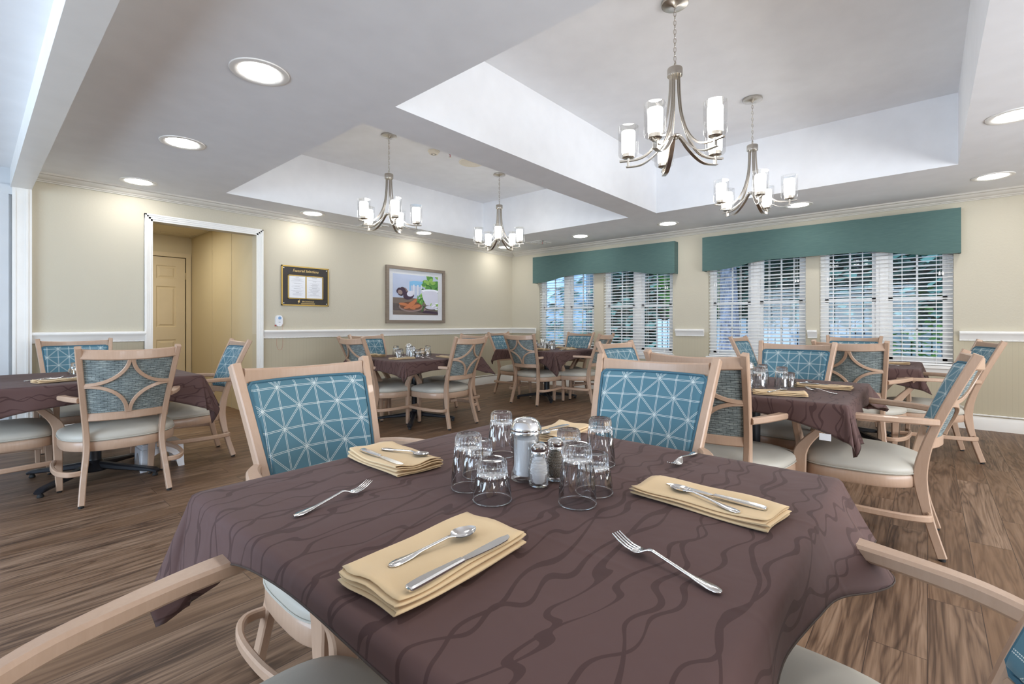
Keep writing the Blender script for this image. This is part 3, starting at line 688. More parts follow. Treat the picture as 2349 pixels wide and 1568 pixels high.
def make_chair():
    e = empty('armchair'); W_ = 'wood'
    for s in (-1, 1):
        zs_ = [0, .10, .2, .30, .36, .42, .50, .6, .75, .90, .937]
        P = []
        # smooth rear leg and post in one piece
        for p in spline([(s * post_at(z)[0], post_at(z)[1], z) for z in (.012, .16, .30, .40, .55, .75, .927)], 4): P.append(p)
        sec = []
        for p in P:
            z = p[2]; d = .036 + .016 * math.exp(-((z - .36) / .12) ** 2); sec.append((.030, d))
        lo = MB().sweep(P, sec, (1, 0, 0)).build('rear_leg', W_, e)
        MB().lathe([(.013, 0), (.014, .004), (.012, .014), (.0001, .014)], 12, (s * .209, -.281, 0)).build('foot_glide', 'blackrubber', lo)
        fp = spline([(s * .272, .262, .012, .028, .032), (s * .276, .256, .18, .030, .040), (s * .281, .254, .33, .031, .050), (s * .284, .254, .415, .031, .058), (s * .286, .222, .475, .031, .044), (s * .288, .168, .54, .031, .034), (s * .291, .135, .590, .031, .034), (s * .293, .135, .622, .033, .044)], 4)
        lo = MB().sweep([p[:3] for p in fp], [(p[3], p[4]) for p in fp], (1, 0, 0)).build('front_leg', W_, e)
        MB().lathe([(.012, 0), (.013, .004), (.011, .014), (.0001, .014)], 12, (s * .272, .262, 0)).build('foot_glide', 'blackrubber', lo)
        px, py = post_at(.635)
        ap = spline([(s * (px + .012), py + .01, 0.617, .030, .030), (s * (px + .053), py + .085, 0.622, .036, .030), (s * .292, -.06, 0.625, .046, .028), (s * .305, .04, 0.627, .054, .027), (s * .308, .13, 0.626, .052, .026), (s * .296, .20, 0.622, .044, .025), (s * .272, .235, 0.619, .036, .024)], 5)
        MB().sweep([p[:3] for p in ap], [(p[3], p[4]) for p in ap], [(1, 0, 0)] * len(ap) if False else (s * .9, -.2, 0), ch=.4).build('armrest', W_, e)
        sp = spline([(s * .196, -.236, .19), (s * .262, -.235, .192), (s * .305, -.15, .195), (s * .316, .0, .197), (s * .305, .12, .197), (s * .282, .225, .195)], 5)
        MB().sweep(sp, (.030, .020), (0, 0, 1), ch=.5).build('side_stretcher', W_, e)
    o1 = seat_outline(.287, .25); n = len(o1)
    b = MB(); rings = []
    for sc_, z in ((.93, .30), (.985, .302), (1, .31), (1, .35), (.985, .357), (.9, .359)): rings.append([(x * sc_, y * sc_, z) for x, y in o1])
    vs = [p for r in rings for p in r]; fs = [(j * n + i, j * n + (i + 1) % n, (j + 1) * n + (i + 1) % n, (j + 1) * n + i) for j in range(len(rings) - 1) for i in range(n)]
    fs += [tuple(range(n - 1, -1, -1)), tuple((len(rings) - 1) * n + i for i in range(n))]; b.add(vs, fs); b.build('seat_frame', W_, e)
    b = MB(); rings = []
    for sc_, z in ((.97, .357), (1.0, .366), (1.01, .378), (.995, .393), (.95, .405), (.85, .415), (.65, .428), (.4, .435), (.15, .438)): rings.append([(x * sc_, y * sc_, z) for x, y in o1])
    vs = [p for r in rings for p in r]; fs = [(j * n + i, j * n + (i + 1) % n, (j + 1) * n + (i + 1) % n, (j + 1) * n + i) for j in range(len(rings) - 1) for i in range(n)]
    fs += [tuple(range(n - 1, -1, -1)), tuple((len(rings) - 1) * n + i for i in range(n))]; b.add(vs, fs); so = b.build('seat', 'seat', e)
    MB().sweep([(x * 1.008, y * 1.008, .3665) for x, y in o1], (.0055, .0055), (0, 0, 1), rnd=True, n=6, ring=True).build('piping', 'seat_pipe', so)
    # back: bowed backwards in the middle
    def back(s_, z, off):  # s_ -1..1 across, off towards the sitter
        hx, y = post_at(z); bow = .050 * (1 - s_ * s_); return (s_ * (hx - .013), y - bow + off, z)
    for nm, z0, z1, th, mt in (('crest_rail', .859, .917, .024, 'wood_worn'), ('lower_rail', .487, .535, .022, W_)):
        m = (z0 + z1) / 2
        P = [back(-1 + 2 * i / 14, m - (.010 * (1 - (2 * i / 14 - 1) ** 2) if nm == 'crest_rail' else 0), 0) for i in range(15)]
        MB().sweep(P, (z1 - z0, th), (0, .2 * 0, 1), ch=.45).build(nm, mt, e)
    def panel(name, off, z0, z1, mt, inset, flip, pad):
        b = MB()
        def fn(i, j):
            s_ = (-1 + 2 * i); z = z0 + (z1 - z0) * j; x, y, z = back(s_ * (1 - inset), z, off)
            ed = min(1, (1 - abs(s_)) / .06) * min(1, min(j, 1 - j) / .05); return (x, y + pad * (ed ** .5), z)
        b.grid(fn, 28, 24, 0, lambda i, j: ((fn(i, j)[0]) + .5, fn(i, j)[2] * 1.03 + .012), flip)
        return b, fn
    b, fn = panel('backrest', .012, .545, .869, 'star', .02, True, .018)
    bo = b.build('backrest', 'star', e, ang=60)
    loop = [(i / 28, 0) for i in range(28)] + [(1, j / 24) for j in range(24)] + [(1 - i / 28, 1) for i in range(28)] + [(0, 1 - j / 24) for j in range(24)]
    loop = [p for p in loop if not (min(p[0], 1 - p[0]) < .035 and min(p[1], 1 - p[1]) < .04)]
    P = [V(*fn(*p)) + V(0, .004, 0) for p in loop]
    MB().sweep([tuple(p) for p in P], (.012, .012), (0, 1, 0), rnd=True, n=6, ring=True).build('piping', 'star_pipe', bo)
    P2 = MB(); [P2.grid(lambda i, j, o_=o_: back((-1 + 2 * i), .535 + (.860 - .535) * j, o_), 20, 1, 0, lambda i, j: (i * .42, j * .36), o_ > 0) for o_ in (-.002,)]
    P2.grid(lambda i, j: tuple(V(*back((-1 + 2 * i), .535 + .325 * j, .011))), 20, 1, 0, None, True)
    P2.build('back_panel', 'tweed', e)
    for sx in (-1, 1):
        for up in (1, 0):
            P = []; zt = .860 if up else .535; zm = .706 if up else .698; rz = abs(zt - zm)
            for k_ in range(15):
                th = pi / 2 * k_ / 14; hx = post_at(zt)[0] - .012
                u = 1 - (1 - .035) * cos(th) ** 1 ; z = zt - rz * sin(th) if up else zt + rz * sin(th)
                P.append(back(sx * (1 - .962 * cos(th)), z, -.010))
            MB().sweep(P, (.016, .020), (0, 1, 0), ch=.3).build('back_arc', W_, e)
    return e
CH0 = make_chair(); KM = kidmap(); used = [False]
def chair(x, y, rot, label, group):
    if not used[0]:
        used[0] = True; CH0.location = (x, y, 0); CH0.rotation_euler = (0, 0, rad(rot)); return tag(CH0, label, 'chair', group)
    return dup(CH0, (x, y, 0), rad(rot), label, 'chair', group)

# ------------------------------------------------------------ tables and cloths
TH = .700; HALF = .525
def make_table():
    e = empty('dining_table')
    b = MB(); b.box(-HALF + .022, HALF - .022, -HALF + .022, HALF - .022, TH - .036, TH - .006); b.build('tabletop', 'wood', e)
    MB().lathe([(.05, .10), (.042, .11), (.040, .13), (.040, TH - .06), (.045, TH - .055)], 24).build('column', 'black', e)
    b = MB(); b.box(-.2, .2, -.03, .03, TH - .055, TH - .035); b.box(-.03, .03, -.2, .2, TH - .055, TH - .035); b.build('spider_plate', 'black', e)
    MB().lathe([(.075, .045), (.078, .055), (.06, .09), (.05, .105), (.04, .12)], 24).build('hub_casting', 'black', e)
    for i in range(4):
        a = pi / 4 + i * pi / 2; c, s = cos(a), sin(a)
        P = spline([(.03, .085, .055, .05), (.15, .068, .05, .04), (.30, .052, .048, .03), (.39, .042, .055, .024), (.425, .03, .045, .018)], 4)
        lo = MB().sweep([(r * c, r * s, z) for r, z, w, h in P], [(w, h) for r, z, w, h in P], (-s, c, 0), ch=.5).build('leg', 'black', e)
        MB().lathe([(.016, 0), (.018, .006), (.012, .022), (.0001, .024)], 12, (.405 * c, .405 * s, 0)).build('leveling_foot', 'blackrubber', lo)
    return e
TB0 = make_table(); KM = kidmap()
def fbm(x, y, s=0):
    return (sin(x * 3.1 + s) * cos(y * 2.7 - s * 1.3) + .5 * sin(x * 7.3 - y * 4.9 + s * 2.1) + .3 * sin(y * 11.7 + x * 6.1 + s * .7)) / 1.8
def cloth(cx, cy, rot, seed, ov, tips, label, wr=.0016, flares=(1, 1, 1, 1)):
    """ov: hang of the +x,+y,-x,-y sides; tips: extra hang at corners (++, -+, --, +-)"""
    h = HALF; r0 = .02; b = MB(); N = 44
    top = lambda x, y: TH + wr * fbm(x * 5, y * 5, seed) * min(1, 12 * max(0, h - r0 - max(abs(x), abs(y)))) + .0
    b.grid(lambda i, j: (-h + r0 + 2 * (h - r0) * i, -h + r0 + 2 * (h - r0) * j, top(-h + r0 + 2 * (h - r0) * i, -h + r0 + 2 * (h - r0) * j)), N, N, 0,
           lambda i, j: (seed * .37 - h + r0 + 2 * (h - r0) * i, seed * .21 - h + r0 + 2 * (h - r0) * j))
    # perimeter: list of (base point, outward angle, hang length, tilt, uv base)
    per = []; sides = [(0, (1, 0)), (90, (0, 1)), (180, (-1, 0)), (270, (0, -1))]; hi = h - r0; n = 44; m = 18
    for k_, (ang, d) in enumerate(sides):
        tx, ty = -d[1], d[0]
        o0 = ov[k_]; t_prev = tips[(k_ - 1) % 4]; t_next = tips[k_]
        for i in range(n + 1):
            s_ = -1 + 2 * i / n; near = (t_next if s_ > 0 else t_prev) * abs(s_) ** (2.2 if label.startswith('large') else 2.6)
            L = o0 + near * .75
            flare = rad(4) + rad(9) * max(0, sin(s_ * 7.5 + seed + k_ * 1.7)) * (.4 + .6 * abs(s_)) + rad(14) * abs(s_) ** 7 * flares[k_ if s_ > 0 else (k_ - 1) % 4]
            if label.startswith('large') and k_ == 3: q = math.exp(-((s_ - .62) / .34) ** 2); flare += rad(35) * q; L += .065 * q
            per.append(((d[0] * hi + tx * hi * s_, d[1] * hi + ty * hi * s_), rad(ang), L, flare))
        la = o0 + t_next * .75; lb = ov[(k_ + 1) % 4] + t_next * .75; tip = math.hypot(la, lb)
        for i in range(1, m):
            f_ = i / m; a = rad(ang + 90 * f_)
            L = min(la / max(cos(rad(90 * f_)), .01), lb / max(sin(rad(90 * f_)), .01))
            w = sin(pi * f_)
            fold = cos(2 * pi * f_ * 1.0)
            fl = (rad(18) + rad(14) * w * (1 if seed % 2 else .8)) * flares[k_] - rad(16) * (1 - abs(2 * f_ - 1)) ** 3 * (1 if (int(seed) + k_) % 2 else -.6)
            per.append(((d[0] * hi + tx * hi, d[1] * hi + ty * hi), a, L, fl))
    K = 12; vs = []; uvs = []
    for (px, py), a, L, fl in per:
        ca, sa = cos(a), sin(a)
        for j in range(K + 1):
            s_ = j / K * (L + r0 * 1.5)
            if s_ < r0 * 1.5: th = s_ / (r0 * 1.5) * (pi / 2 - fl); ox = r0 * sin(th) ; oz = -r0 * (1 - cos(th))
            else:
                th = pi / 2 - fl; q = s_ - r0 * 1.5
                ox = r0 * sin(th) + q * sin(fl); oz = -r0 * (1 - cos(th)) - q * cos(fl)
                wv = sin((px + py) * 22 + seed + a * 5) * .006 * min(1, q / .08); ox += wv
            vs.append((px + ca * ox, py + sa * ox, TH + oz)); uvs.append((seed * .37 + px + ca * s_, seed * .21 + py + sa * s_))
    n_ = len(per); K1 = K + 1
    fs = [(i * K1 + j, i * K1 + j + 1, ((i + 1) % n_) * K1 + j + 1, ((i + 1) % n_) * K1 + j) for i in range(n_) for j in range(K)]
    b.add(vs, fs, 0, uvs)
    o = b.build('tablecloth', ['cloth'], ang=80, loc=(cx, cy, 0), rot=(0, 0, rad(rot)))
    bm = bmesh.new(); bm.from_mesh(o.data); bmesh.ops.remove_doubles(bm, verts=bm.verts, dist=2e-5); bm.to_mesh(o.data); bm.free(); o.data.update()
    md = o.modifiers.new('thickness', 'SOLIDIFY'); md.thickness = .0016; md.offset = -1
    hem = MB(); hem.tube([vs[i * K1 + K] for i in range(n_)], .0015, 5, ring=True); hem.build('hem', 'cloth_hem', o)
    return tag(o, label, 'tablecloth', 'brown tablecloths')
TABS = {1: (.83, .67, 0), 2: (.57, 4.36, 0), 3: (3.196, 4.197, 0), 4: (5.40, 4.07, 0), 5: (3.06, .78, 0), 6: (5.40, .56, 0)}
tl = {1: ('black pedestal table in the foreground, mostly hidden by its cloth', 'large brown wavy-patterned cloth on the foreground table'),
      2: ('black pedestal table on the left beside the doorway', 'brown cloth on the left-hand table beside the doorway'),
      3: ('black pedestal table below the framed picture', 'brown cloth on the table below the framed picture'),
      4: ('black pedestal table in the far corner by the first window', 'brown cloth on the far corner table by the first window'),
      5: ('pedestal table just beyond the foreground table on the right', 'brown cloth with a white care tag on the middle right table'),
      6: ('pedestal table farthest right beside the last window', 'brown cloth on the table farthest right beside the last window')}
ovs = {1: ((.10, .09, .012, .075), (.04, .21, .03, .05)), 2: ((.10, .10, .11, .10), (.06, .04, .08, .18)), 3: ((.09, .09, .09, .08), (.05, .04, .06, .12)), 4: ((.09, .08, .09, .09), (.04, .08, .19, .06)),
       5: ((.08, .09, .05, .06), (.06, .03, .125, .10)), 6: ((.09, .08, .08, .08), (.06, .04, .08, .07))}
for i, (x, y, r) in TABS.items():
    if i == 1: TB0.location = (x, y, 0); tag(TB0, tl[1][0], 'table', 'square pedestal dining tables')
    else: dup(TB0, (x, y, 0), 0, tl[i][0], 'table', 'square pedestal dining tables')
    co = cloth(x, y, r, i * 1.0, ovs[i][0], ovs[i][1], tl[i][1], .0022 if i == 1 else .0016, (1, .4, .6, .55) if i == 1 else (.8, .9, .7, .9))
    if i in (4, 5):
        g = MB(); g.box(-.022, .022, -.0008, .0008, -.030, 0); g_ = g.build('care_tag', 'white_plastic', co, loc=((-.575, -.44, TH - .125) if i == 5 else (-.545, .47, TH - .1)), rot=(0, 0, rad(90)))
        gi = MB(); [gi.box(-.004, .018, -.0012, -.0008, -.012 - k_ * .006, -.010 - k_ * .006) for k_ in range(3)]; gi.box(-.018, -.010, -.0012, -.0008, -.024, -.010); gi.build('tag_print', 'blue_plastic', g_)

G1 = 'armchairs at the foreground table'; G2 = 'armchairs at the left table'; G3 = 'armchairs below the framed picture'; G4 = 'armchairs at the far corner table'; G5 = 'armchairs at the middle right table'; G6 = 'armchairs at the far right table'
chair(.797, 1.275, 181, 'armchair facing the camera behind the left back edge of the foreground table, blue star fabric', G1)
chair(1.39, .79, 93, 'armchair facing the camera behind the right back edge of the foreground table, blue star fabric', G1)
chair(.262, .64, -90, 'armchair whose long pale arm crosses the bottom left corner of the photo', G1)
chair(.838, .142, 0, 'armchair whose pale arm crosses the bottom right corner of the photo', G1)
chair(.64, 3.93, -2, 'scuffed armchair seen from behind at the left table, grey woven back with arcs', G2)
chair(.60, 5.13, 180, 'armchair on the far side of the left table against the wall left of the doorway', G2)
chair(1.12, 4.41, 87, 'armchair seen side-on at the right end of the left table, in front of the doorway', G2)
chair(.11, 4.38, -90, 'armchair cut by the left edge of the photo, only its seat and front legs showing', G2)
chair(2.92, 4.38, -90, 'armchair on the left side of the table below the picture, wooden arcs showing', G3)
chair(3.20, 4.74, 184, 'blue-fronted armchair against the wall behind the table below the picture', G3)
chair(3.33, 3.88, 5, 'armchair with wooden arcs nearest the camera on the right of the table below the picture', G3)
chair(3.78, 4.30, 88, 'blue-fronted armchair mostly hidden at the right of the table below the picture', G3)
chair(5.5, 4.70, 181, 'leftmost armchair at the far corner table, blue front, against the picture wall', G4)
chair(5.06, 4.0, -86, 'armchair with wooden arcs on the near left side of the far corner table', G4)
chair(5.79, 4.02, 88, 'blue-fronted armchair between the far corner table and the first window', G4)
chair(5.57, 3.62, 7, 'armchair with wooden arcs on the near right side of the far corner table', G4)
chair(2.62, .80, -94, 'armchair seen from behind, directly behind the right blue chair of the foreground table', G5)
chair(3.52, .73, 87, 'blue-fronted armchair behind the glasses on the right-hand middle table', G5)
chair(3.06, .24, 2, 'large armchair seen side-on at right, its cream seat in full view', G5)
chair(3.21, 1.39, 178, 'small-looking blue-fronted armchair in front of the pier between the window pairs', G5)
chair(4.82, .42, -95, 'armchair with wooden arcs and grey woven back in front of the last window', G6)
chair(5.82, .60, 89, 'armchair of which only the crest rail shows against the last window', G6)
chair(5.19, 0.01, 13, 'rightmost armchair standing against the bare wall right of the windows', G6)
chair(5.32, 1.11, 178, 'armchair seen edge-on in front of the left window under the long valance', G6)

# ------------------------------------------------------------ tableware
ZT = TH + .0022
def tumbler(H, r0, r1, nfl):
    def rf(r, z, a):
        k_ = max(0, min(1, (z - H * .30) / (H * .25))); return r - .0030 * k_ * (1 - abs(cos(a * nfl / 2))) if r > r1 * .8 else r
    g = H - .030; b = MB()
    b.lathe([(r0 + .0002, .0016), (r0 - .0004, H * .2), (r0 + (r1 - r0) * .35, H * .4), (r0 + (r1 - r0) * .55, H * .55), (r0 + (r1 - r0) * .8, g * .85), (r1 + .0012, g), (r1 - .001, g + .004)], 72, rf=rf, mi=0)
    b.f = b.f[:-2]; b.mi = b.mi[:-2]; b.uv = b.uv[:-2]
    b.sweep([(r0 * cos(a), r0 * sin(a), .0014) for a in [2 * pi * i / 40 for i in range(40)]], (.0026, .0028), (0, 0, 1), rnd=True, n=8, ring=True, mi=1)
    b.lathe([(.0001, g + .001), (r1 * .6, g), (r1 - .0045, g - .004), (r1 - .003, g + .002), (r1 - .0004, g + .004), (r1 - .0012, g + .009), (r1 - .0012, H - .009), (r1 - .003, H - .003), (r1 - .006, H), (r1 * .66, H), (r1 * .58, H - .003), (.0001, H - .004)], 72, mi=1,
            rf=lambda r, z, a: r - (.0011 * (1 - abs(cos(a * nfl / 2))) if r > r1 * .84 else 0))
    return b
tall0 = tumbler(.118, .0372, .0305, 18).build('tall_tumbler', ['tumblerwall', 'glass'], ang=25); short0 = tumbler(.083, .039, .032, 18).build('short_tumbler', ['tumblerwall', 'glass'], ang=25)
def sugar():
    e = empty('sugar_pourer')
    rf = lambda r, z, a: r - (.0014 * (1 - abs(cos(a * 5))) if .025 < z < .10 else 0)
    MB().lathe([(.0001, .004), (.030, .004), (.030, 0), (.035, .001), (.036, .01), (.034, .02), (.031, .028), (.031, .10), (.0325, .108), (.031, .112), (.0285, .112), (.0285, .10), (.0285, .028), (.031, .018), (.030, .012), (.0001, .010)], 40, rf=rf, closed=True).build('glass_jar', 'jarglass', e, ang=30)
    MB().lathe([(.0001, .0115), (.0285, .0125), (.030, .019), (.0278, .030), (.0278, .094), (.015, .097), (.0001, .0975)], 32).build('sugar_fill', 'salt', e)
    lo = MB().lathe([(.0335, .106), (.036, .1065), (.036, .111), (.035, .1125), (.0358, .114), (.0358, .118), (.034, .121), (.030, .131), (.022, .138), (.010, .1415), (.0001, .142)], 36).build('lid', 'chrome', e)
    MB().sweep([(.0, -.012, .1405), (.0, -.02, .1385), (.0, -.028, .133), (0, -.033, .127)], (.018, .0016), (1, 0, 0)).build('pour_flap', 'chrome', lo)
    return e
def shaker(name, fill, fname, capm):
    e = empty(name); prof = []
    R = [(.018, 0), (.021, .002), (.0215, .008)]
    for i in range(9):
        z = .010 + i * .0062; r = .0215 + .0025 * sin(pi * min(1, (i + 1) / 6)) if i < 5 else .0235 - (i - 4) * .0016
        R += [(r - .0012, z), (r + .0004, z + .0031)]
    R += [(.0155, .070), (.0145, .074), (.0145, .08)]
    inn = [(.012, .08), (.012, .071)] + [(max(.012, r - .004), z) for r, z in R[::-1] if .008 < z < .068] + [(.016, .006), (.0001, .005)]
    MB().lathe([(.0001, .002)] + R + inn, 32, closed=True).build('glass_body', 'jarglass', e, ang=60)
    MB().lathe([(.0001, .0065)] + [(.0155, .0075), (.0178, .012), (.0196, .03), (.0178, .045), (.0135, .060), (.0115, .066), (.0001, .067)], 24).build(fname, fill, e)
    MB().lathe([(.0158, .071), (.0175, .072), (.0172, .076), (.0165, .077), (.0175, .079), (.0188, .083), (.018, .089), (.013, .0935), (.0001, .095)], 28).build('cap', capm, e)
    return e
sug0 = sugar(); salt0 = shaker('salt_shaker', 'salt', 'salt_fill', 'chrome'); pep0 = shaker('pepper_shaker', 'pepper', 'pepper_fill', 'chrome')
def handle(b, L, w0, w1, z0, z1, n=5):
    P = spline([(0, 0, z0, .004, .0018), (.004, 0, z0, w0 * .75, .0026), (.016, 0, z0 + .0004, w0, .0028), (.035, 0, z0 + .001, w0 * .72, .0034), (.055, 0, z0 + .003, w1 * 1.15, .0036), (L, 0, z1, w1, .0034)], n)
    b.sweep([p[:3] for p in P], [(p[3], p[4]) for p in P], (0, 1, 0), ch=.6)
def spoon():
    b = MB(); handle(b, .103, .0165, .0058, .0022, .0085)
    P = [(.103, 0, .0085), (.110, 0, .0075), (.116, 0, .006)]; b.sweep(P, [(.0058, .0034), (.008, .003), (.012, .002)], (0, 1, 0), ch=.6)
    def w(u): return .0175 * (max(0, sin(pi * u ** .85)) ** .55) * (1 - .12 * u) + .0002
    for dz, fl in ((0, False), (-.0012, True)):
        b.grid(lambda u, v: (.112 + .046 * u, (2 * v - 1) * w(u), .0075 + .001 * u - .0072 * (max(0, sin(pi * u)) ** .7) * (1 - (2 * v - 1) ** 2) + dz), 18, 12, flip=fl)
    return b.build('spoon', 'steel', ang=50)
def fork():
    b = MB(); handle(b, .112, .0175, .006, .0022, .0135)
    P = spline([(.112, 0, .0135, .006, .0034), (.120, 0, .012, .011, .0028), (.128, 0, .0075, .019, .0022), (.137, 0, .004, .0225, .002), (.146, 0, .0038, .0225, .002)], 4)
    b.sweep([p[:3] for p in P], [(p[3], p[4]) for p in P], (0, 1, 0), ch=.5)
    for i in range(4):
        y = (-1.5 + i) * .0058
        b.sweep([(.144, y, .0039), (.158, y * 1.0, .0048), (.172, y * .98, .009), (.186, y * .95, .0155)], [(.0046, .002), (.0036, .0019), (.003, .0018), (.0016, .0014)], (0, 1, 0), ch=.6)
    return b.build('fork', 'steel', ang=50)
def knife():
    b = MB(); P = spline([(0, 0, .0035, .006, .004), (.004, 0, .0035, .014, .0065), (.03, 0, .004, .0155, .0075), (.07, 0, .004, .012, .007), (.095, 0, .004, .0105, .0062)], 4)
    b.sweep([p[:3] for p in P], [(p[3], p[4]) for p in P], (0, 1, 0), ch=.6)
    pts = [(.095, -.004), (.11, -.006), (.14, -.0085), (.165, -.0095), (.182, -.0085), (.192, -.004), (.196, .003), (.18, .0065), (.14, .0065), (.1, .0055)]
    b.prism(pts, 'z', .003, .0044)
    return b.build('knife', 'steel', ang=40)
sp0, fk0, kn0 = spoon(), fork(), knife()
def napkin(seed, L=.235, Wd=.125, layers=6, gap=.0042):
    b = MB(); rr = random.Random(seed); prof = []
    for k_ in range(layers):
        d = 1 if k_ % 2 == 0 else -1; z = .0015 + k_ * gap; off = rr.uniform(-.004, .004); w = Wd / 2 + off
        for i in range(9): prof.append((d * w * (-1 + i / 4), z))
        if k_ < layers - 1:
            for i in range(1, 5): a = -pi / 2 + pi * i / 5; prof.append((d * w + d * gap / 2 * cos(a) * 1.3, z + gap / 2 + gap / 2 * sin(a)))
    n = len(prof); m = 22; off = [rr.uniform(0, 6) for _ in range(4)]
    lay = lambda q: min(layers - 1, int(q * layers / n))
    def P(i, q):
        x = -L / 2 + L * i; y, z = prof[q]; e_ = abs(2 * i - 1); f = z / (layers * gap)
        dx = .004 * sin(lay(q) * 2.3 + off[0]) * (1 if i > .5 else -1) * e_ ** 3
        zz = z + f * (.0016 * sin(x * 38 + off[1] + y * 20) + .0014 * sin(y * 62 + x * 17 + off[2])) + e_ ** 4 * f * (.0035 + .003 * sin(y * 70 + off[3]))
        return (x + dx + .003 * sin(y * 45 + off[2]) * e_ ** 4, y + .0035 * sin(x * 20 + off[0] + f * 2), max(zz, .001))
    vs = [P(i / m, q) for i in range(m + 1) for q in range(n)]
    fs = [(i * n + q, i * n + q + 1, (i + 1) * n + q + 1, (i + 1) * n + q) for i in range(m) for q in range(n - 1)]
    b.add(vs, fs); o = b.build('folded_napkin', 'napkin', ang=70); md = o.modifiers.new('thickness', 'SOLIDIFY'); md.thickness = .0013; md.offset = 0
    return o
naps = [napkin(21, .245), napkin(5, .24, .12, 6, .0038), napkin(9, .265, .118, 5, .0030), napkin(12, .235, .12, 5, .0032)]
KM = kidmap(); firsts = set()
def put(proto, x, y, z, rz, label, cat, group, tilt=None):
    if proto.name not in firsts:
        firsts.add(proto.name); o = proto; o.location = (x, y, z); o.rotation_euler = (0, 0, rad(rz)); tag(o, label, cat, group)
    else: o = dup(proto, (x, y, z), rad(rz), label, cat, group)
    if tilt: o.rotation_euler = (tilt[0], tilt[1], rad(rz))
    return o
TN = {1: 'foreground table', 2: 'left table by the doorway', 3: 'table below the framed picture', 4: 'far corner table', 5: 'middle right table', 6: 'far right table'}
clus = [('t', .719, .756, 'tall upturned tumbler at the cluster left edge, %s'), ('s', .701, .667, 'short upturned tumbler at the cluster front left, %s'),
        ('t', .799, .526, 'tall upturned tumbler front right, beside the salt, on the %s'), ('s', .877, .535, 'short upturned tumbler behind the front right tall one, %s'),
        ('t', 1.06, .629, 'tall upturned tumbler at the back right on the %s'), ('s', 1.03, .705, 'short upturned tumbler behind the pepper on the %s'),
        ('t', .957, .876, 'tall upturned tumbler back left of the sugar pourer, %s'), ('s', .796, .800, 'short upturned tumbler behind the left tall one, %s'),
        ('sugar', .848, .699, 'glass sugar pourer with domed chrome lid on the %s'), ('salt', .83, .648, 'ribbed glass salt shaker with white salt on the %s'), ('pep', .888, .645, 'ribbed glass pepper shaker beside the salt on the %s')]
protos = {'t': (tall0, 'glass', 'upturned tumblers on the '), 's': (short0, 'glass', 'upturned tumblers on the '), 'sugar': (sug0, 'sugar pourer', 'sugar pourers'), 'salt': (salt0, 'salt shaker', 'salt shakers'), 'pep': (pep0, 'pepper shaker', 'pepper shakers')}
def cluster(ti, which, dx=0, dy=0, rot=0, sc=1.0):
    cx, cy, _ = TABS[ti]
    for q in which:
        k_, x, y, lab = clus[q]; x = (x - .87) * sc; y = (y - .67) * sc; c, s = cos(rad(rot)), sin(rad(rot))
        p, cat, grp = protos[k_]
        if ti == 1: X, Y = clus[q][1], clus[q][2]
        else: X, Y = cx + dx + x * c - y * s, cy + dy + x * s + y * c
        put(p, X, Y, ZT, q * 23, lab % TN[ti], cat, grp + (TN[ti] if grp.endswith('the ') else ''))
cluster(1, range(11))
cluster(3, range(11), -.02, .04, -8, .95); cluster(4, range(11), -.02, .02, 10, .92)
GN, GS, GK, GF = 'folded tan napkins', 'spoons', 'knives', 'forks'
def setting(ti, nap, nx, ny, nr, nlab, sp=None, kn=None, fk=None, npz=None):
    t_ = TN[ti]; h = npz or .0245
    put(nap, nx, ny, ZT, nr, nlab, 'napkin', GN)
    c, s = cos(rad(nr)), sin(rad(nr))
    if sp: put(sp0, sp[0], sp[1], ZT + h, sp[2], sp[3], 'spoon', GS)
    if kn: put(kn0, kn[0], kn[1], ZT + h, kn[2], kn[3], 'knife', GK)
    if fk: put(fk0, fk[0], fk[1], ZT, fk[2], fk[3], 'fork', GF)
# foreground table
setting(1, naps[0], .460, .546, 0, 'thick folded tan napkin nearest the camera on the foreground table', (.377, .553, -2, 'spoon on the napkin nearest the camera'), (.358, .487, 1, 'knife on the napkin nearest the camera, handle tucked at the left'),
        (.395, .881, 12, 'fork lying alone at the left of the foreground table'))
setting(1, naps[1], .722, 1.04, 86, 'folded tan napkin at the back left of the foreground table', (.728, 1.10, -78, 'spoon on the back left napkin of the foreground table'), (.684, 1.128, -93, 'knife on the back left napkin of the foreground table'),
        (.655, .205, 76, 'large fork lying on the cloth right of the near napkin'), .0215)
setting(1, naps[2], .965, .333, 86, 'long folded tan napkin at the right of the foreground table', (.915, .255, 71, 'spoon on the right-hand napkin of the foreground table'), (.962, .222, 86, 'knife on the right-hand napkin of the foreground table'),
        (1.325, .483, 182, 'short-looking fork seen end-on near the back right edge of the foreground table'), .0148)
setting(1, naps[3], 1.262, .905, 8, 'folded tan napkin behind the sugar pourer', (1.30, .872, 172, 'spoon handle showing beside the sugar pourer'), (1.32, .905, 174, 'knife on the napkin behind the sugar pourer'), None, .0155)
# left table
setting(2, naps[3], .37, 4.06, 12, 'flat folded napkin at the left end of the left table', (.40, 4.05, 18, 'spoon on the left table napkin'), (.28, 4.04, 10, 'knife on the left table napkin'), (.22, 4.22, 8, 'fork behind the napkin on the left table'), .0155)
setting(2, naps[1], .60, 4.70, 6, 'folded napkin beside the tumbler on the far side of the left table', None, (.52, 4.72, 4, 'knife on the far napkin of the left table'), None, .0215)
put(short0, .50, 4.55, ZT, 0, 'upturned tumbler at the left of the wooden chair back, on the left table', 'glass', 'upturned tumblers on the left table')
put(fk0, .93, 4.25, ZT, 60, 'fork just showing right of the wooden chair back on the left table', 'fork', GF)
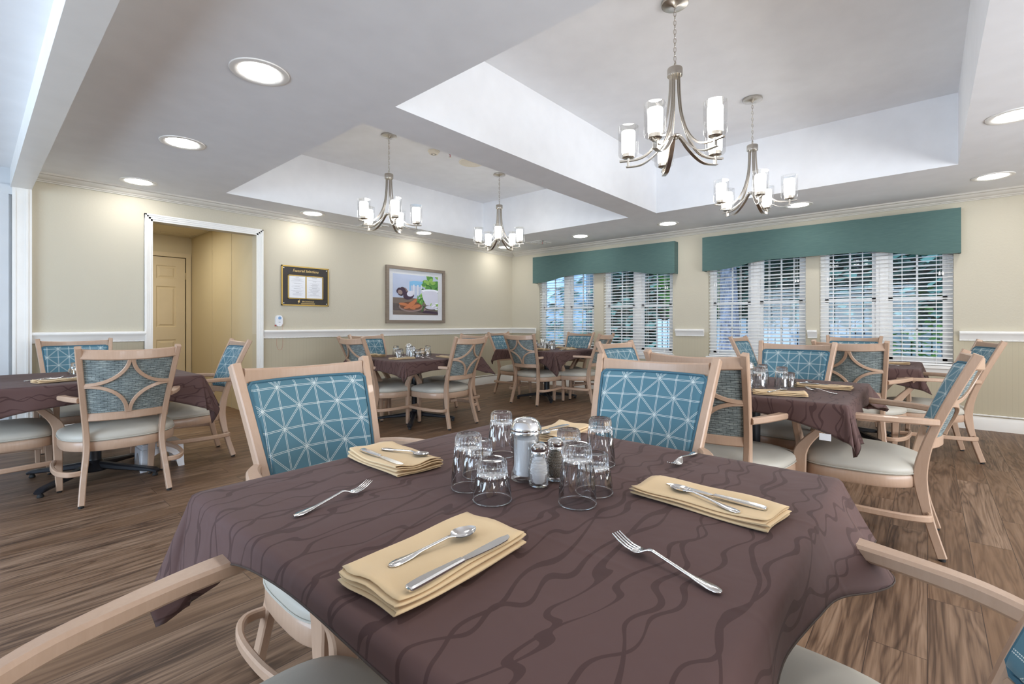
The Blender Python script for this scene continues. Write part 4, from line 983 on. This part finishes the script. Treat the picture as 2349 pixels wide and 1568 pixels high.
# table below the picture
setting(3, naps[1], 2.93, 4.55, 80, 'folded napkin at the back left of the table below the picture', None, (2.92, 4.62, -85, 'knife on the back left napkin below the picture'), (2.80, 4.42, 75, 'fork at the left edge of the table below the picture'), .0215)
setting(3, naps[3], 2.88, 4.00, 0, 'folded napkin at the near left of the table below the picture', (2.82, 4.01, 0, 'spoon on the near left napkin below the picture'), (2.80, 3.97, 0, 'knife on the near left napkin below the picture'), None, .0155)
setting(3, naps[2], 3.33, 3.82, 85, 'folded napkin at the near right of the table below the picture', None, (3.32, 3.74, 85, 'knife on the near right napkin below the picture'), (3.12, 3.80, 92, 'fork at the near corner of the table below the picture'), .017)
setting(3, naps[0], 3.45, 4.48, 0, 'folded napkin at the back right of the table below the picture')
# far corner table
setting(4, naps[0], 5.08, 3.95, 85, 'folded napkin at the near left of the far corner table', None, (5.08, 3.86, 85, 'knife on the near left napkin of the far corner table'), None, .0245)
setting(4, naps[3], 5.42, 3.72, 0, 'folded napkin at the near right of the far corner table', (5.35, 3.73, 0, 'spoon on the near right napkin of the far corner table'), None, (5.20, 3.68, 12, 'fork at the near corner of the far corner table'), .0155)
setting(4, naps[2], 5.74, 4.0, 88, 'folded napkin at the window side of the far corner table')
# middle right table
setting(5, naps[3], 2.70, .565, 108, 'loosely folded napkin on the near side of the middle right table', (2.62, .60, -20, 'spoon with its bowl up on the near napkin of the middle right table'), None, (2.90, .345, 56, 'fork between the two napkins of the middle right table'), .0155)
setting(5, naps[2], 3.14, .44, 92, 'long folded napkin at the right end of the middle right table', None, (3.12, .55, -88, 'knife on the right napkin of the middle right table'), (3.42, .54, 178, 'fork seen end-on behind the right napkin of the middle right table'), .017)
for k_, x, y, lab in (('sugar', 2.925, .775, 'glass sugar pourer half hidden by a chair post on the middle right table'), ('t', 2.868, .697, 'tall upturned tumbler nearest the chair post on the middle right table'), ('t', 3.08, .735, 'tall upturned tumbler standing at the back on the middle right table'),
                      ('t', 2.985, .612, 'tall upturned tumbler in front at right on the middle right table'), ('s', 3.06, .592, 'short upturned tumbler at the right end of the row on the middle right table'), ('s', 2.80, .745, 'short upturned tumbler just showing beside the chair post on the middle right table')):
    p, cat, grp = protos[k_]; put(p, x, y, ZT, 10, lab, cat, grp + (TN[5] if grp.endswith('the ') else ''))
# far right table
setting(6, naps[2], 5.42, .25, 92, 'folded napkin at the right end of the far right table', None, (5.41, .35, -88, 'knife on the napkin of the far right table'), (5.22, .18, 70, 'fork beside the napkin on the far right table'), .017)

# white plastic stool under the left table
st = empty('step_stool', (.93, 4.3, 0)); tag(st, 'white plastic step stool standing under the left table', 'stool')
b = MB(); b.box(-.115, .115, -.085, .085, .178, .19); b.box(-.12, .12, -.09, .09, .155, .179); b.build('top', 'white_plastic', st)
arch = lambda w: [(-w - .018, 0), (-w + .02, 0)] + [((w - .03) * -cos(pi * i / 10), .03 + .095 * sin(pi * i / 10)) for i in range(11)] + [(w - .02, 0), (w + .018, 0), (w, .156), (-w, .156)]
for sy in (-1, 1): MB().prism(arch(.115), 'y', sy * .095 - .006, sy * .095 + .006).build('side_panel', 'white_plastic', st)
for sx in (-1, 1): MB().prism(arch(.085), 'x', sx * .124 - .006, sx * .124 + .006).build('end_panel', 'white_plastic', st)

# ------------------------------------------------------------ outside the windows
def leafmat(name, a, c):
    t = NT(name); t.set(t.mix(t.noise(t.coord(), 3, 3), a, c), .7); return t.m
M['fir'] = leafmat('fir_needles', (.05, .12, .095, 1), (.15, .32, .25, 1)); M['leaf'] = leafmat('light_leaves', (.12, .32, .06, 1), (.3, .55, .12, 1))
t = NT('bark'); t.set(t.ramp(t.noise(t.coord(scale=(9, 9, 4)), 1.5, 4, .7), [(.35, (.09, .085, .10, 1)), (.62, (.34, .33, .38, 1))]), .9); M['bark'] = t.m
t = NT('grass'); t.set(t.mix(t.noise(t.coord(), 8, 4), (.06, .14, .05, 1), (.15, .25, .09, 1)), .9); M['grass'] = t.m
M['siding'] = plain('blue_grey_siding', (.46, .58, .74, 1), .6); M['fence'] = plain('white_fence', (.66, .74, .84, 1), .6); M['concrete'] = plain('pale_concrete', (.5, .54, .6, 1), .8); M['roof'] = plain('dark_shingle', (.08, .09, .11, 1), .8)
struct(MB().box(XW + .2, 45, -25, 40, -.35, -.2).build('ground_outside', 'grass'))
struct(MB().box(8.4, 11.4, -5, 5, -.2, -.17).build('ground_patio', 'concrete'))
def foliage(h, r, seed, n, mat, parent, z0=.8, size=.16, droop=True):
    rr = random.Random(seed); b = MB()
    for i in range(n):
        z = z0 + (h - z0) * rr.random() ** 1.2; k_ = 1 - (z - z0) / (h - z0) if droop else (1 - ((z - z0) / (h - z0) * 2 - 1) ** 2) ** .5
        rad_ = r * (k_ * .95 + .06) * (rr.random() ** .45); a = rr.random() * 2 * pi; c, s = cos(a), sin(a)
        x, y = rad_ * c, rad_ * s; L = size * rr.uniform(.9, 2.2); w = size * rr.uniform(.35, .75); dz = -L * rr.uniform(.1, .6) if droop else rr.uniform(-.5, .5) * L
        t1 = a + rr.uniform(-.7, .7); ex, ey = cos(t1) * L, sin(t1) * L; px, py = -sin(t1) * w, cos(t1) * w
        b.add([(x, y, z), (x + ex * .5 + px, y + ey * .5 + py, z + dz * .3), (x + ex, y + ey, z + dz), (x + ex * .5 - px, y + ey * .5 - py, z + dz * .5 - .02)], [(0, 1, 2, 3)])
    return b.build('foliage', mat, parent, ang=180)
def tree(x, y, h, r, seed, lab, mat='fir', n=2600, z0=.9, tr=.17, name='conifer_tree', size=.2, droop=True):
    e = empty(name, (x, y, -.2)); tag(e, lab, 'tree', 'trees outside the windows')
    rr = random.Random(seed); P = [(.03 * rr.uniform(-1, 1), .03 * rr.uniform(-1, 1), h * .9 * i / 8) for i in range(9)]
    MB().tube(P, [tr * (1.25 if i == 0 else 1) * (1 - i / 10) for i in range(9)], 12).build('trunk', 'bark', e)
    foliage(h, r, seed, n, mat, e, z0, size, droop); return e
tree(11.2, 3.35, 8, 2.2, 1, 'conifer with a pale bare trunk seen through the left window of the long valance', n=2200, z0=2.9, tr=.24)
tree(13.5, 1.2, 8, 2.4, 2, 'dark conifer seen right of the bare trunk through the third window', z0=1.3, n=6500)
tree(12.6, -1.3, 7.5, 2.3, 3, 'green conifer seen through the left half of the last window', z0=1.5, n=6500)
tree(12.0, -3.4, 7.5, 2.3, 4, 'green conifer seen through the right half of the last window', z0=1.7, n=6500)
tree(15.5, 6.2, 8.5, 2.6, 5, 'dark conifer seen through the second window from the corner', z0=.6, n=7500)
tree(15.8, 3.6, 8.5, 2.6, 6, 'dark conifer standing behind the bare trunk', z0=1.0, n=7500)
tree(14.5, 8.6, 8, 2.4, 7, 'conifer at the left of the second window view', z0=.6, n=7500)
tree(17, -4.5, 8.5, 3.0, 18, 'conifer standing behind the two right-hand conifers', z0=.6, n=7500)
for k_, (x, y) in enumerate(((20, 9), (21, 5.5), (20.5, 2), (21, -1.5), (20, -5.5), (21, -9), (20, 12.5))):
    tree(x, y, 9.5, 3.3, 30 + k_, ['conifer in the far row, leftmost seen', 'conifer in the far row behind the second window', 'conifer in the far row behind the bare trunk', 'conifer in the far row behind the fourth window', 'conifer in the far row toward the right', 'rightmost conifer of the far row', 'conifer in the far row behind the building'][k_], z0=.1, n=5000, size=.34)
tree(11.6, 4.3, 3.6, .75, 8, 'bright green leafy sapling left of the bare trunk', 'leaf', 900, 1.2, .04, 'leafy_sapling', .13, False)
tree(11.8, -.2, 1.9, .8, 9, 'low green shrub seen through the lower part of the last window', 'leaf', 700, .2, .03, 'garden_shrub', .11, False)
hs = empty('neighbour_building', (12.8, 11.5, -.2)); tag(hs, 'blue-grey clapboard building seen through the window nearest the corner', 'building')
b = MB(); y0, y1 = -3.4, 3.5
for i in range(30):
    z = i * .13; b.prism([(0, z), (-.02, z), (-.004, z + .13), (0, z + .13)], 'y', y0, y1)
b.box(0, 3, y0, y1, 0, 3.9); b.build('wall', 'siding', hs)
b = MB(); b.prism([(-.5, 3.75), (1.5, 5.0), (3.5, 3.75), (3.5, 3.65), (1.5, 4.85), (-.5, 3.62)], 'y', y0 - .3, y1 + .3); b.build('roof', 'roof', hs)
fe = empty('picket_fence', (12.2, .6, -.2)); tag(fe, 'pale picket fence across the garden beyond the right-hand windows', 'fence')
b = MB(); [b.box(-.01, .01, -5 + i * .15, -5 + i * .15 + .125, .05, 1.35 + .03 * (i % 2)) for i in range(66)]; b.build('pickets', 'fence', fe)
b = MB(); b.box(.01, .04, -5, 4.9, .25, .34); b.box(.01, .04, -5, 4.9, .95, 1.04); b.build('rails', 'fence', fe)
